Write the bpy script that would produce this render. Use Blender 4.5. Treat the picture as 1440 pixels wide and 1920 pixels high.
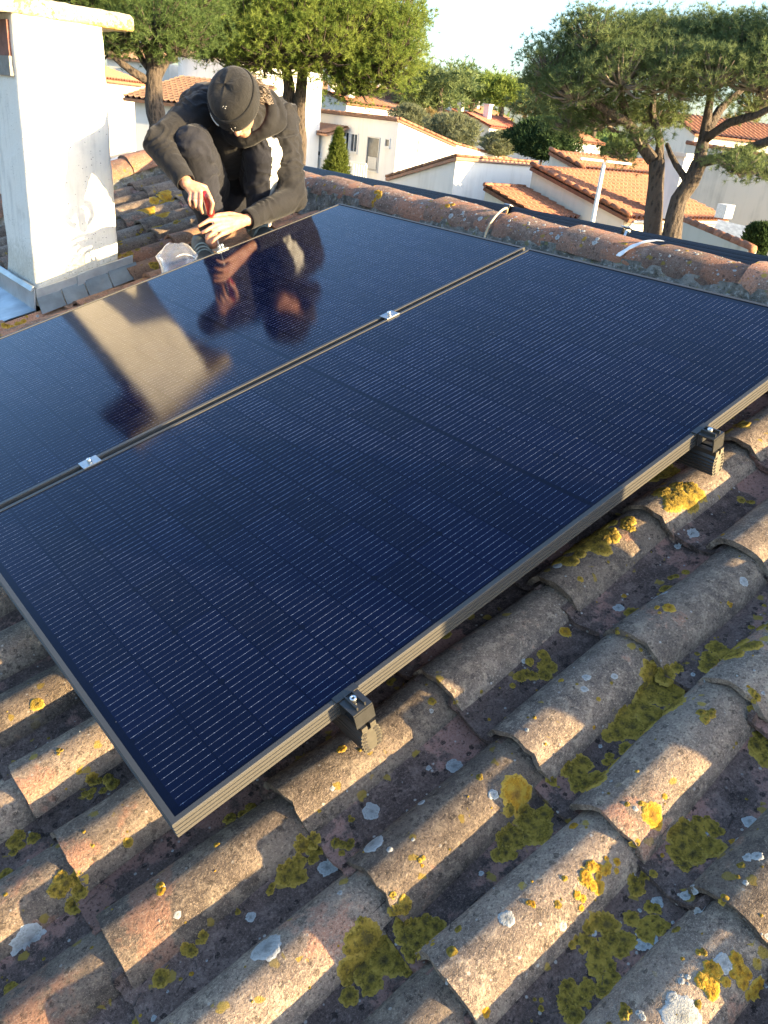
import bpy, bmesh, math, random
import numpy as np
from mathutils import Vector, Matrix, noise, Quaternion
from mathutils.bvhtree import BVHTree

for o in list(bpy.data.objects):
    bpy.data.objects.remove(o)
random.seed(11)
SC = bpy.context.scene
COL = SC.collection
rad = math.radians

# ------------------------------------------------------------------ camera
PITCH, ROLL, FPX, YAW = 0.456526941, 0.111803790, 1497.90304, 0.744934378
CAM = np.array([-0.401357774, -0.840677190, 1.02207242])
SLOPE = 0.314539003
f0 = np.array([math.sin(YAW)*math.cos(PITCH), math.cos(YAW)*math.cos(PITCH), -math.sin(PITCH)])
r0 = np.array([math.cos(YAW), -math.sin(YAW), 0.0])
u0 = np.cross(r0, f0)
RR = math.cos(ROLL)*r0 + math.sin(ROLL)*u0
UU = -math.sin(ROLL)*r0 + math.cos(ROLL)*u0
cam_data = bpy.data.cameras.new('camera')
cam = bpy.data.objects.new('camera', cam_data)
COL.objects.link(cam)
cam.matrix_world = Matrix(((RR[0], UU[0], -f0[0], CAM[0]), (RR[1], UU[1], -f0[1], CAM[1]),
                           (RR[2], UU[2], -f0[2], CAM[2]), (0, 0, 0, 1)))
cam_data.sensor_fit = 'VERTICAL'
cam_data.sensor_height = 32.0
cam_data.lens = FPX*32.0/1920.0
cam_data.clip_start = 0.02
cam_data.clip_end = 6000
SC.camera = cam

# ------------------------------------------------------------------ light
SUN = Vector((0.45, -1.0, 0.254)).normalized()       # towards the sun
SUN_EL = math.asin(SUN.z)
SUN_AZ = math.atan2(SUN.x, SUN.y)
world = bpy.data.worlds.new('World')
SC.world = world
world.use_nodes = True
wn = world.node_tree
wn.nodes.clear()
sky = wn.nodes.new('ShaderNodeTexSky')
sky.sky_type = 'NISHITA'
sky.sun_disc = False
sky.sun_elevation = SUN_EL
sky.sun_rotation = SUN_AZ
sky.air_density = 1.0
sky.dust_density = 2.2
sky.ozone_density = 3.0
bg = wn.nodes.new('ShaderNodeBackground')
bg.inputs['Strength'].default_value = 0.138
wo = wn.nodes.new('ShaderNodeOutputWorld')
wn.links.new(sky.outputs[0], bg.inputs[0])
wn.links.new(bg.outputs[0], wo.inputs[0])
sd = bpy.data.lights.new('sun', 'SUN')
sd.energy = 5.0
sd.angle = rad(0.55)
sd.color = (1.0, 0.745, 0.39)
sun = bpy.data.objects.new('sun', sd)
COL.objects.link(sun)
sun.rotation_euler = (-SUN).to_track_quat('-Z', 'Y').to_euler()
SC.view_settings.view_transform = 'Standard'
SC.view_settings.look = 'None'
SC.view_settings.gamma = 1.0
SC.view_settings.use_curve_mapping = False
SC.view_settings.exposure = 2.38

# ------------------------------------------------------------------ helpers
UPS = np.array([math.cos(SLOPE), 0, math.sin(SLOPE)])
NRM = np.array([-math.sin(SLOPE), 0, math.cos(SLOPE)])
YV = np.array([0, 1.0, 0])


def uv(u, v, h=0.0):
    "roof frame: u up the slope, v along the ridge, h above the top of the panels"
    return UPS*u + YV*v + NRM*h


ROOF_M = Matrix(((UPS[0], 0, NRM[0], 0), (0, 1, 0, 0), (UPS[2], 0, NRM[2], 0), (0, 0, 0, 1)))


def ray(px, py):
    return RR*((px-720)/FPX) - UU*((py-960)/FPX) + f0


def onax(p, ax, val):
    d = ray(*p)
    return CAM + d*((val-CAM[ax])/d[ax])


def onx(p, x): return onax(p, 0, x)
def ony(p, y): return onax(p, 1, y)


def far(p, D):
    d = ray(*p)
    return CAM + d*(D/math.hypot(d[0], d[1]))


def onroof(p, h):
    d = ray(*p)
    P = CAM + d*((h-NRM@CAM)/(NRM@d))
    return float(P@UPS), float(P[1])


def project(P):
    q = np.asarray(P, float)-CAM
    z = q@f0
    return 720+FPX*(q@RR)/z, 960-FPX*(q@UU)/z, z


WM = {}


def empty(name, loc=(0, 0, 0)):
    o = bpy.data.objects.new(name, None)
    COL.objects.link(o)
    o.empty_display_size = 0.1
    o.location = loc
    WM[o] = Matrix.Translation(Vector(loc))
    return o


def tag(o, label=None, cat=None, group=None, kind=None):
    if label: o['label'] = label
    if cat: o['category'] = cat
    if group: o['group'] = group
    if kind: o['kind'] = kind
    return o


def put(name, me, parent=None, matrix=None):
    o = bpy.data.objects.new(name, me)
    COL.objects.link(o)
    if parent is not None:
        o.parent = parent
        o.matrix_parent_inverse = WM[parent].inverted()
    if matrix is not None:
        o.matrix_basis = matrix
    WM[o] = matrix.copy() if matrix is not None else Matrix.Identity(4)
    return o


class MB:
    def __init__(self):
        self.v = []; self.f = []; self.s = []

    def add(self, vs, fs, smooth=False):
        b = len(self.v)
        self.v.extend([tuple(map(float, p)) for p in vs])
        for f in fs:
            self.f.append(tuple(i+b for i in f)); self.s.append(smooth)
        return self

    def box(self, o, ex, ey, ez):
        o = np.asarray(o, float); ex = np.asarray(ex, float); ey = np.asarray(ey, float); ez = np.asarray(ez, float)
        vs = [o, o+ex, o+ex+ey, o+ey, o+ez, o+ex+ez, o+ex+ey+ez, o+ey+ez]
        fs = [(0, 3, 2, 1), (4, 5, 6, 7), (0, 1, 5, 4), (1, 2, 6, 5), (2, 3, 7, 6), (3, 0, 4, 7)]
        if np.dot(np.cross(ex, ey), ez) < 0: fs = [f[::-1] for f in fs]
        return self.add(vs, fs)

    def aabb(self, a, b):
        a = np.minimum(a, b).astype(float) if True else a
        return self

    def cbox(self, c, sx, sy, sz, X=(1, 0, 0), Y=(0, 1, 0), Z=(0, 0, 1)):
        X = np.asarray(X, float)*sx; Y = np.asarray(Y, float)*sy; Z = np.asarray(Z, float)*sz
        return self.box(np.asarray(c, float)-X/2-Y/2-Z/2, X, Y, Z)

    def prism(self, poly, vec):
        n = len(poly); poly = [np.asarray(p, float) for p in poly]; vec = np.asarray(vec, float)
        nn = sum((np.cross(poly[i]-poly[0], poly[(i+1) % n]-poly[0]) for i in range(n)), np.zeros(3))
        fs = [tuple(range(n))[::-1], tuple(range(n, 2*n))] + [(i, (i+1) % n, n+(i+1) % n, n+i) for i in range(n)]
        if np.dot(nn, vec) < 0: fs = [f[::-1] for f in fs]
        return self.add(poly+[p+vec for p in poly], fs)

    def tube(self, pts, rs, n=8, caps=True, smooth=True, wob=0.0):
        pts = [np.asarray(p, float) for p in pts]
        if not hasattr(rs, '__len__'): rs = [rs]*len(pts)
        vs = []; fs = []; ref = None
        for i, p in enumerate(pts):
            a = pts[max(0, i-1)]; b = pts[min(len(pts)-1, i+1)]
            t = b-a; t = t/(np.linalg.norm(t)+1e-9)
            if ref is None:
                ref = np.cross(t, (0, 0, 1.0) if abs(t[2]) < .9 else (1.0, 0, 0))
            ref = ref-t*np.dot(ref, t); ref /= np.linalg.norm(ref)+1e-9
            bi = np.cross(t, ref)
            for k in range(n):
                an = 2*math.pi*k/n
                rr = rs[i]*(1+(wob*random.uniform(-1, 1) if wob else 0))
                vs.append(p+(ref*math.cos(an)+bi*math.sin(an))*rr)
        for i in range(len(pts)-1):
            for k in range(n):
                fs.append((i*n+k, i*n+(k+1) % n, (i+1)*n+(k+1) % n, (i+1)*n+k))
        if caps:
            fs.append(tuple(range(n))[::-1]); fs.append(tuple(range((len(pts)-1)*n, len(pts)*n)))
        return self.add(vs, fs, smooth)

    def grid(self, P, smooth=True, closed=False, flip=False):
        "P: rows x cols of points"
        R = len(P); Cn = len(P[0]); vs = [p for row in P for p in row]; fs = []
        for i in range(R-1):
            for j in range(Cn if closed else Cn-1):
                q = (i*Cn+j, i*Cn+(j+1) % Cn, (i+1)*Cn+(j+1) % Cn, (i+1)*Cn+j)
                fs.append(q[::-1] if flip else q)
        return self.add(vs, fs, smooth)

    def ball(self, c, r, n=12, m=8, X=(1, 0, 0), Y=(0, 1, 0), Z=(0, 0, 1)):
        if not hasattr(r, '__len__'): r = (r, r, r)
        c = np.asarray(c, float); X = np.asarray(X)*r[0]; Y = np.asarray(Y)*r[1]; Z = np.asarray(Z)*r[2]
        vs = [c-Z]; fs = []
        for i in range(1, m):
            ph = -math.pi/2+math.pi*i/m
            for k in range(n):
                a = 2*math.pi*k/n
                vs.append(c+X*math.cos(ph)*math.cos(a)+Y*math.cos(ph)*math.sin(a)+Z*math.sin(ph))
        vs.append(c+Z); L = len(vs)-1
        for k in range(n):
            fs.append((0, 1+(k+1) % n, 1+k)); fs.append((L, L-n+k, L-n+(k+1) % n))
        for i in range(m-2):
            for k in range(n):
                a = 1+i*n+k; b = 1+i*n+(k+1) % n
                fs.append((a, b, b+n, a+n))
        return self.add(vs, fs, True)

    def capsule(self, a, b, ra, rb, n=14, m=5):
        a = np.asarray(a, float); b = np.asarray(b, float)
        t = b-a; L = np.linalg.norm(t); t = t/(L+1e-9)
        pts = []; rs = []
        for i in range(m):
            th = math.pi/2*(1-i/m)*0.98
            pts.append(a-t*ra*math.sin(th)); rs.append(ra*math.cos(th))
        pts.append(a); rs.append(ra); pts.append(b); rs.append(rb)
        for i in range(1, m+1):
            th = math.pi/2*i/m*0.98
            pts.append(b+t*rb*math.sin(th)); rs.append(rb*math.cos(th))
        return self.tube(pts, rs, n)

    def mesh(self, name, mat=None):
        me = bpy.data.meshes.new(name)
        me.from_pydata(self.v, [], self.f)
        me.polygons.foreach_set('use_smooth', self.s)
        if mat is not None: me.materials.append(mat)
        me.update()
        return me

    def build(self, name, mat, parent=None, matrix=None):
        return put(name, self.mesh(name, mat), parent, matrix)


def copies(o, matrix, parent=None, name=None):
    c = o.copy(); COL.objects.link(c)
    if parent is not None:
        c.parent = parent; c.matrix_parent_inverse = WM[parent].inverted()
    c.matrix_basis = matrix
    WM[c] = matrix.copy()
    return c


# ------------------------------------------------------------------ materials
class NT:
    def __init__(self, name):
        self.m = bpy.data.materials.new(name); self.m.use_nodes = True
        self.t = self.m.node_tree; self.t.nodes.clear()
        self.out = self.t.nodes.new('ShaderNodeOutputMaterial')

    def n(self, typ, ins=None, out=0, **props):
        nd = self.t.nodes.new('ShaderNode'+typ)
        for k, v in props.items(): setattr(nd, k, v)
        for k, v in (ins or {}).items():
            s = nd.inputs[k]
            if isinstance(v, bpy.types.NodeSocket): self.t.links.new(v, s)
            elif hasattr(v, '__len__') and len(v) == 3 and s.type == 'RGBA': s.default_value = (*v, 1)
            else: s.default_value = v
        return nd.outputs[out] if out is not None else nd

    def pos(self): return self.n('NewGeometry')
    def obj(self): return self.n('TexCoord', out=3)
    def rnd(self): return self.n('ObjectInfo', out='Random')

    def noise(self, vec, scale, detail=5, rough=.6, dist=0.0, out=0):
        return self.n('TexNoise', {'Vector': vec, 'Scale': scale, 'Detail': detail, 'Roughness': rough, 'Distortion': dist}, out)

    def vor(self, vec, scale, out=0, rnd=1.0):
        return self.n('TexVoronoi', {'Vector': vec, 'Scale': scale, 'Randomness': rnd}, out)

    def rng(self, v, a, b, c=0.0, d=1.0, smooth=True):
        return self.n('MapRange', {0: v, 1: a, 2: b, 3: c, 4: d}, interpolation_type='SMOOTHSTEP' if smooth else 'LINEAR')

    def math(self, op, a, b=0.0):
        return self.n('Math', {0: a, 1: b}, operation=op)

    def mix(self, f, a, b, blend='MIX'):
        return self.n('Mix', {0: f, 6: a, 7: b}, 2, data_type='RGBA', blend_type=blend)

    def sep(self, v): return self.n('SeparateXYZ', {0: v}, None)

    def bump(self, h, s, d=0.01, normal=None):
        i = {'Height': h, 'Strength': s, 'Distance': d}
        if normal is not None: i['Normal'] = normal
        return self.n('Bump', i)

    def bsdf(self, col, rough=.8, normal=None, **kw):
        i = {'Base Color': col, 'Roughness': rough}
        if normal is not None: i['Normal'] = normal
        for k, v in kw.items(): i[k.replace('_', ' ')] = v
        s = self.n('BsdfPrincipled', i)
        self.t.links.new(s, self.out.inputs[0])
        return self.m


def simple(name, col, rough=.7, var=.12, scale=20, bump=.2, bscale=None, bd=.004, **kw):
    t = NT(name); p = t.pos()
    n1 = t.noise(p, scale, 5)
    c = t.mix(t.rng(n1, .3, .7), tuple(x*(1-var) for x in col), tuple(min(1, x*(1+var)) for x in col))
    nb = t.noise(p, bscale or scale*6, 4)
    return t.bsdf(c, rough, t.bump(nb, bump, bd), **kw)


def tile_material(name, mid, dark, light, clay, clay_t, wear, speck=.72, yel=.0):
    t = NT(name); p = t.pos(); r = t.rnd()
    rv = t.n('CombineXYZ', {0: t.math('MULTIPLY', r, 13.0), 1: r, 2: r})
    q = t.n('VectorMath', {0: p, 1: rv}, operation='ADD')
    a = t.noise(q, 7, 6, .65); b = t.noise(p, 38, 6, .7); c = t.noise(p, 210, 4, .7); e = t.noise(q, 4.5, 4, .55, .3)
    g = t.noise(p, 700, 2, .6)
    col = t.mix(t.rng(a, .34, .64), dark, mid)
    col = t.mix(t.math('MULTIPLY', t.rng(b, .46, .68), .75), col, light)
    # bare clay showing through
    cl = t.rng(t.math('ADD', e, t.math('MULTIPLY', t.math('SUBTRACT', b, .5), .35)), clay_t, clay_t+.06)
    col = t.mix(t.math('MULTIPLY', cl, .85), col, clay)
    # sooty algae
    al = t.rng(t.math('ADD', t.noise(q, 11, 5, .7), t.math('MULTIPLY', t.math('SUBTRACT', c, .5), .5)), .60, .68)
    col = t.mix(t.math('MULTIPLY', al, wear), col, tuple(x*.35 for x in dark))
    vk = t.vor(p, 58, 0); vkc = t.sep(t.vor(p, 58, 1))
    sk_ = t.math('MULTIPLY', t.rng(t.math('ADD', vk, t.math('MULTIPLY', t.math('SUBTRACT', c, .5), .6)), .36, .26), t.rng(t.math('ADD', vkc.outputs[0], t.math('MULTIPLY', t.math('SUBTRACT', a, .5), 1.2)), .70, .78))
    col = t.mix(t.math('MULTIPLY', sk_, wear), col, tuple(x*.3 for x in dark))
    # grain
    col = t.mix(t.math('MULTIPLY', t.rng(c, .54, .69), .46), col, tuple(min(1, x*1.7) for x in light))
    col = t.mix(t.math('MULTIPLY', t.rng(c, .47, .34), .75), col, tuple(x*.35 for x in dark))
    col = t.mix(t.math('MULTIPLY', t.rng(g, .57, .69), .45), col, tuple(min(1, x*1.9) for x in light))
    # pale crust spots
    vd = t.vor(p, 95, 0); vc = t.sep(t.vor(p, 95, 1))
    sp = t.math('MULTIPLY', t.rng(vd, .30, .20), t.rng(vc.outputs[0], speck+.1, speck+.14))
    col = t.mix(t.math('MULTIPLY', sp, .8), col, (.50, .46, .40))
    vd = t.vor(t.n('VectorMath', {0: p, 1: t.n('VectorMath', {0: t.noise(p, 60, 2, out=1), 1: (.012, .012, .012)}, operation='MULTIPLY')}, operation='ADD'), 34, 0)
    vc = t.sep(t.vor(p, 34, 1))
    yl = t.math('MULTIPLY', t.rng(t.math('ADD', vd, t.math('MULTIPLY', t.math('SUBTRACT', b, .5), .5)), .34, .26), t.rng(vc.outputs[1], .90-yel, .92-yel))
    col = t.mix(t.math('MULTIPLY', yl, .8), col, (.34, .23, .035))
    tint = t.rng(r, 0, 1, .68, 1.30, False)
    col = t.mix(1.0, col, t.n('CombineColor', {0: tint, 1: tint, 2: tint}), 'MULTIPLY')
    h = t.math('ADD', t.math('MULTIPLY', b, .6), t.math('ADD', t.math('MULTIPLY', c, .5), t.math('MULTIPLY', g, .3)))
    return t.bsdf(col, .93, t.bump(h, 1.0, .011), Specular_IOR_Level=.25)


M = {}
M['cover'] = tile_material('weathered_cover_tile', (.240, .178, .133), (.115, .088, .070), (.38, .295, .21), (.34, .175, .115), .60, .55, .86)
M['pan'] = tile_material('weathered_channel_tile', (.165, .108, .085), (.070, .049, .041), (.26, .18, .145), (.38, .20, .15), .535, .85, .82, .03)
M['clay'] = tile_material('clay_tile', (.36, .20, .125), (.20, .125, .085), (.42, .29, .19), (.46, .22, .13), .50, .4, .8, .02)
M['ridge'] = tile_material('ridge_clay_tile', (.34, .185, .125), (.17, .115, .088), (.37, .27, .205), (.41, .185, .105), .50, .6, .66, .03)


def mortar_mat():
    t = NT('old_lime_mortar'); p = t.pos()
    a = t.noise(p, 14, 6, .7); b = t.noise(p, 55, 6, .7); c = t.noise(p, 240, 3)
    col = t.mix(t.rng(a, .35, .65), (.10, .095, .075), (.27, .25, .21))
    col = t.mix(t.rng(b, .52, .66), col, (.40, .385, .34))
    col = t.mix(t.rng(b, .44, .34), col, (.05, .05, .035))
    col = t.mix(t.math('MULTIPLY', t.rng(t.noise(p, 26, 4), .58, .64), .6), col, (.20, .18, .05))
    return t.bsdf(col, .95, t.bump(t.math('ADD', b, t.math('MULTIPLY', c, .4)), 1.0, .02))


M['mortar'] = mortar_mat()


def lichen_mat(name, c0, c1, c2, sc=160):
    t = NT(name); p = t.pos()
    a = t.noise(p, sc, 4, .7); b = t.noise(p, sc*.22, 4)
    col = t.mix(t.rng(a, .35, .62), c0, c1)
    col = t.mix(t.rng(b, .45, .65), col, c2)
    rim = t.n('Attribute', out=2, attribute_name='rim')
    edge = t.rng(t.math('ADD', rim, t.math('MULTIPLY', t.math('SUBTRACT', a, .5), .5)), .62, .88)
    core = t.rng(t.math('ADD', rim, t.math('MULTIPLY', t.math('SUBTRACT', b, .5), .9)), .45, .05)
    col = t.mix(t.math('MULTIPLY', edge, .7), col, tuple(min(1, x*1.35+.02) for x in c2))
    col = t.mix(t.math('MULTIPLY', core, .75), col, tuple(x*.62+.02 for x in c0))
    return t.bsdf(col, .95, t.bump(a, 1.0, .006), Specular_IOR_Level=.15)


M['lichen_yellow'] = lichen_mat('olive_yellow_lichen', (.115, .080, .014), (.285, .190, .028), (.36, .235, .038), 260)
M['lichen_orange'] = lichen_mat('orange_lichen', (.30, .15, .015), (.47, .245, .022), (.42, .27, .04), 260)
M['lichen_grey'] = lichen_mat('pale_grey_lichen', (.30, .30, .28), (.46, .46, .43), (.38, .38, .36), 300)


def stucco(name, col, stain=(.35, .33, .29), st=.6, scale=1.6, pit=False):
    t = NT(name); p = t.pos()
    a = t.noise(p, scale, 6, .65, .4); b = t.noise(p, 60 if pit else 14, 5); c = t.noise(p, 320, 3)
    z = t.sep(p)
    str_ = t.noise(t.n('VectorMath', {0: p, 1: (6, 6, .5)}, operation='MULTIPLY'), scale, 5, .65)
    k = t.math('MULTIPLY', t.rng(t.math('ADD', t.math('MULTIPLY', a, .5), t.math('MULTIPLY', str_, .5)), .47, .68), st)
    cc = t.mix(k, col, stain)
    if pit:
        v = t.vor(p, 120, 0); vc = t.sep(t.vor(p, 120, 1))
        zz = t.rng(z.outputs[2], .55, .22)
        pk = t.math('MULTIPLY', t.rng(v, .32, .18), t.rng(t.math('ADD', vc.outputs[0], t.math('MULTIPLY', zz, .35)), .88, .92))
        cc = t.mix(pk, cc, (.16, .13, .09))
        cc = t.mix(t.math('MULTIPLY', t.rng(t.math('ADD', zz, t.math('SUBTRACT', b, .5)), .5, 1.1), .55), cc, (.40, .35, .25))
        return t.bsdf(cc, .9, t.bump(t.math('ADD', b, t.math('MULTIPLY', c, .5)), .6, .006))
    return t.bsdf(cc, .9, t.bump(b, .3, .01))


M['stucco'] = stucco('white_chimney_render', (.74, .70, .62), (.42, .40, .36), .55, 5, True)
M['wall_white'] = stucco('white_render', (.66, .65, .62), (.46, .45, .42), .5, .5)
M['wall_cream'] = stucco('cream_render', (.62, .56, .47), (.42, .39, .33), .6, .5)
M['wall_grey'] = stucco('grey_stained_render', (.46, .45, .40), (.27, .27, .24), .8, .35)
M['brick'] = simple('chimney_brick', (.19, .085, .065), .9, .25, 30, .5)
M['cement'] = simple('grey_cement', (.22, .21, .19), .95, .2, 30, .6)


def cap_mat():
    t = NT('lichened_concrete'); p = t.pos()
    a = t.noise(p, 18, 6, .7); b = t.noise(p, 70, 5, .7); c = t.noise(p, 7, 4)
    col = t.mix(t.rng(a, .38, .6), (.36, .33, .26), (.50, .46, .37))
    col = t.mix(t.math('MULTIPLY', t.rng(b, .47, .6), .7), col, (.36, .30, .12))
    col = t.mix(t.math('MULTIPLY', t.rng(t.math('ADD', c, t.math('MULTIPLY', t.math('SUBTRACT', b, .5), .6)), .54, .60), .8), col, (.48, .33, .05))
    col = t.mix(t.math('MULTIPLY', t.rng(b, .40, .30), .7), col, (.12, .11, .08))
    return t.bsdf(col, .95, t.bump(t.math('ADD', a, b), .9, .012))


M['cap'] = cap_mat()
M['zinc'] = simple('dull_zinc_sheet', (.30, .335, .36), .45, .22, 8, .15, Metallic=.55)
M['slate'] = simple('grey_slate_flashing', (.155, .175, .175), .6, .25, 9, .25, Metallic=.2)
M['deck'] = simple('dark_underlay', (.03, .026, .022), .95)

# panel materials
t = NT('black_anodised_frame'); p = t.pos()
M['frame'] = t.bsdf((.03, .03, .034), t.rng(t.noise(p, 40, 3), .3, .7, .30, .40), None, Metallic=.6, Specular_IOR_Level=.6)
t = NT('black_anodised_frame_side'); p = t.pos()
M['frame_side'] = t.bsdf((.060, .057, .052), .42, None, Specular_IOR_Level=.25)
M['steel'] = simple('bright_steel', (.70, .70, .68), .28, .05, 60, .05, Metallic=1.0)
M['alu'] = simple('raw_aluminium', (.42, .43, .43), .42, .06, 60, .08, Metallic=1.0)
M['black_alu'] = simple('black_aluminium', (.045, .044, .042), .36, .1, 60, .05, Metallic=.3)
M['cut_alu'] = simple('cut_rail_end', (.50, .46, .38), .4, .1, 90, .1, Metallic=1.0)
COAT_R = .075


def glass_coat(t, col, rough=.5):
    p = t.pos()
    hz = t.noise(p, 5, 2)
    nb = t.bump(t.noise(p, 1100, 1), .02, .001)
    sm = t.noise(t.n('VectorMath', {0: p, 1: (1.0, 3.5, 1.0)}, operation='MULTIPLY'), 3.2, 5, .65, .8)
    vd = t.vor(p, 42, 0); vc = t.sep(t.vor(p, 42, 1))
    speck = t.math('MULTIPLY', t.rng(vd, .10, .05), t.rng(vc.outputs[0], .93, .95))
    dust = t.math('ADD', t.math('MULTIPLY', speck, .5), t.math('MULTIPLY', t.rng(sm, .52, .75), .007))
    col = t.mix(dust, col, (.38, .35, .31))
    cr = t.rng(sm, .35, .7, COAT_R*.8, COAT_R*1.35)
    return t.bsdf(col, rough, None, Coat_Weight=1.0, Coat_Roughness=cr, Coat_IOR=1.25, Specular_IOR_Level=.0, Coat_Normal=nb)


t = NT('panel_backsheet_under_glass')
M['back'] = glass_coat(t, (.0009, .0020, .0105))
t = NT('solar_cell_under_glass'); ob = t.sep(t.obj())
# conductor wires: 11 per cell across y (16.55 mm apart)
yy = t.math('ABSOLUTE', t.math('SUBTRACT', t.math('FRACT', t.math('DIVIDE', ob.outputs[1], .01655)), .5))
wire = t.rng(yy, .024, .016)
xx = t.math('ABSOLUTE', t.math('SUBTRACT', t.math('FRACT', t.math('DIVIDE', ob.outputs[0], .0152)), .5))
dot = t.rng(xx, .09, .05)
fing = t.rng(t.math('ABSOLUTE', t.math('SUBTRACT', t.math('FRACT', t.math('DIVIDE', ob.outputs[0], .0013)), .5)), .2, .1)
rc = t.rnd()
base = t.mix(rc, (.0007, .0022, .0140), (.0011, .0032, .0200))
base = t.mix(t.math('MULTIPLY', fing, .2), base, (.003, .007, .030))
glint_n = t.rng(t.noise(t.pos(), 34, 3, .6), .35, .68, .45, 1.35)  # patchy glints along the wires, painted into the cell colour
inx = t.math('MULTIPLY', t.rng(ob.outputs[0], .0012, .0022), t.rng(ob.outputs[0], .0896, .0886))
br = t.math('MULTIPLY', t.math('MULTIPLY', t.math('MULTIPLY', wire, inx), glint_n), t.math('ADD', .36, t.math('MULTIPLY', dot, .75)))
br = t.math('MULTIPLY', br, t.rng(rc, 0, 1, .75, 1.2, False))
M['cell'] = glass_coat(t, t.mix(br, base, (.42, .45, .52)))

# cloth, skin and so on
def cloth(name, c, bs=900, amt=.25):
    t = NT(name); p = t.pos()
    n1 = t.noise(p, 9, 4); n2 = t.noise(p, bs, 2); n3 = t.noise(p, 28, 4, .6, .6)
    col = t.mix(t.rng(n1, .3, .7), tuple(x*.85 for x in c), tuple(x*1.2 for x in c))
    return t.bsdf(col, .85, t.bump(t.math('ADD', t.math('MULTIPLY', n3, 2.0), t.math('MULTIPLY', n2, .2)), amt, .012), Sheen_Weight=.08, Sheen_Roughness=.5, Specular_IOR_Level=.2)


M['hoodie'] = cloth('black_jersey', (.0125, .0120, .0130))
M['trousers'] = cloth('dark_work_trousers', (.0135, .0140, .0195), 600)
M['panel_cloth'] = cloth('pale_grey_panel_cloth', (.50, .49, .46), 600)
M['beanie'] = cloth('black_rib_knit', (.014, .0135, .0135), 500, .35)
t = NT('skin'); p = t.pos()
n1 = t.noise(p, 45, 4); n2 = t.noise(p, 500, 2)
M['skin'] = t.bsdf(t.mix(t.rng(n1, .35, .65), (.36, .165, .105), (.45, .235, .155)), .5, t.bump(t.math('ADD', n1, t.math('MULTIPLY', n2, .3)), .25, .004), Subsurface_Weight=.15, Subsurface_Radius=(.01, .004, .002))
M['hair'] = simple('greying_hair', (.16, .125, .095), .6, .5, 120, .3)
M['shoe'] = simple('dark_trainer', (.035, .045, .048), .6, .3, 40, .3)
M['shoe_teal'] = simple('grey_teal_trainer_trim', (.16, .21, .215), .6, .2, 40, .3)
M['sole'] = simple('black_rubber', (.03, .03, .03), .7)
t = NT('red_translucent_handle')
M['red'] = t.bsdf((.30, .010, .010), .25, None, Coat_Weight=.5)
M['cable'] = simple('beige_cable', (.42, .34, .22), .6)
M['white_paint'] = simple('white_tape', (.72, .72, .72), .6, .15, 40)
M['lamp_white'] = simple('pale_painted_metal', (.62, .62, .60), .5)
M['dark_glass'] = simple('window_glass', (.05, .06, .07), .12, .3, 3, 0)
M['shutter'] = simple('pale_shutter', (.42, .42, .40), .6)
M['window_frame'] = simple('pale_window_frame', (.6, .6, .58), .6)
M['glass_block'] = simple('glass_block', (.45, .42, .28), .25, .3, 9)
M['roof_orange'] = tile_material('bright_clay_roof', (.25, .108, .062), (.17, .072, .044), (.34, .18, .12), (.29, .12, .066), .52, .12, .9)
M['roof_brown'] = tile_material('brown_clay_roof', (.25, .140, .092), (.16, .095, .066), (.32, .21, .15), (.30, .15, .095), .55, .25, .9)
M['roof_red'] = tile_material('red_clay_roof', (.33, .10, .07), (.24, .08, .055), (.38, .16, .10), (.36, .12, .08), .55, .15, .9)
M['bark'] = None
t = NT('pine_bark'); p = t.pos()
a = t.vor(t.n('VectorMath', {0: p, 1: (1, 1, .35)}, operation='MULTIPLY'), 15, 0); b = t.noise(p, 30, 5, .7)
col = t.mix(t.rng(a, .15, .5), (.026, .020, .016), (.082, .062, .049))
col = t.mix(t.math('MULTIPLY', t.rng(b, .5, .7), .7), col, (.115, .09, .07))
M['bark'] = t.bsdf(col, .95, t.bump(t.math('ADD', a, b), 1.0, .05))


M['twig'] = simple('grey_twigs', (.20, .165, .135), .95, .3, 8)


def leaf(name, a, b, tr=.42):
    t = NT(name); p = t.pos()
    n1 = t.noise(p, 1.3, 3); n2 = t.noise(p, 9, 2)
    c = t.mix(t.rng(t.math('ADD', t.math('MULTIPLY', n1, .5), t.math('MULTIPLY', n2, .5)), .38, .62), a, b)
    d = t.n('BsdfDiffuse', {0: c}); tl = t.n('BsdfTranslucent', {0: c})
    s = t.n('MixShader', {0: tr, 1: d, 2: tl})
    t.t.links.new(s, t.out.inputs[0])
    return t.m


M['needle'] = leaf('pine_needles', (.110, .165, .038), (.235, .285, .070))
M['needle_grey'] = leaf('grey_green_needles', (.095, .135, .058), (.205, .250, .105))
M['needle_dark'] = leaf('deep_green_needles', (.070, .115, .042), (.145, .200, .068))
M['olive'] = leaf('olive_leaves', (.13, .15, .085), (.20, .21, .12))
M['juniper'] = leaf('dark_juniper', (.020, .042, .020), (.055, .085, .035), .15)
M['bush'] = leaf('bright_shrub', (.07, .10, .02), (.14, .17, .04))
M['ivy'] = leaf('dark_leaves', (.025, .045, .018), (.05, .08, .03))
M['ochre'] = leaf('dry_ochre_leaves', (.20, .15, .06), (.28, .21, .09))
t = NT('dry_ground'); p = t.pos()
col = t.mix(t.rng(t.noise(p, .12, 6), .4, .6), (.16, .13, .085), (.10, .115, .05))
M['ground'] = t.bsdf(t.mix(t.rng(t.noise(p, 2.5, 6), .45, .65), col, (.22, .19, .14)), .95)
M['pave'] = simple('pale_paving', (.42, .40, .36), .9, .1, 3)
t = NT('clear_polythene')
gl = t.n('BsdfGlossy', {0: (1, 1, 1), 1: .12}); tr = t.n('BsdfTransparent', {0: (.97, .97, .98)}); df = t.n('BsdfTranslucent', {0: (.85, .85, .88)}); d2 = t.n('BsdfDiffuse', {0: (.8, .8, .82)})
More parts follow.
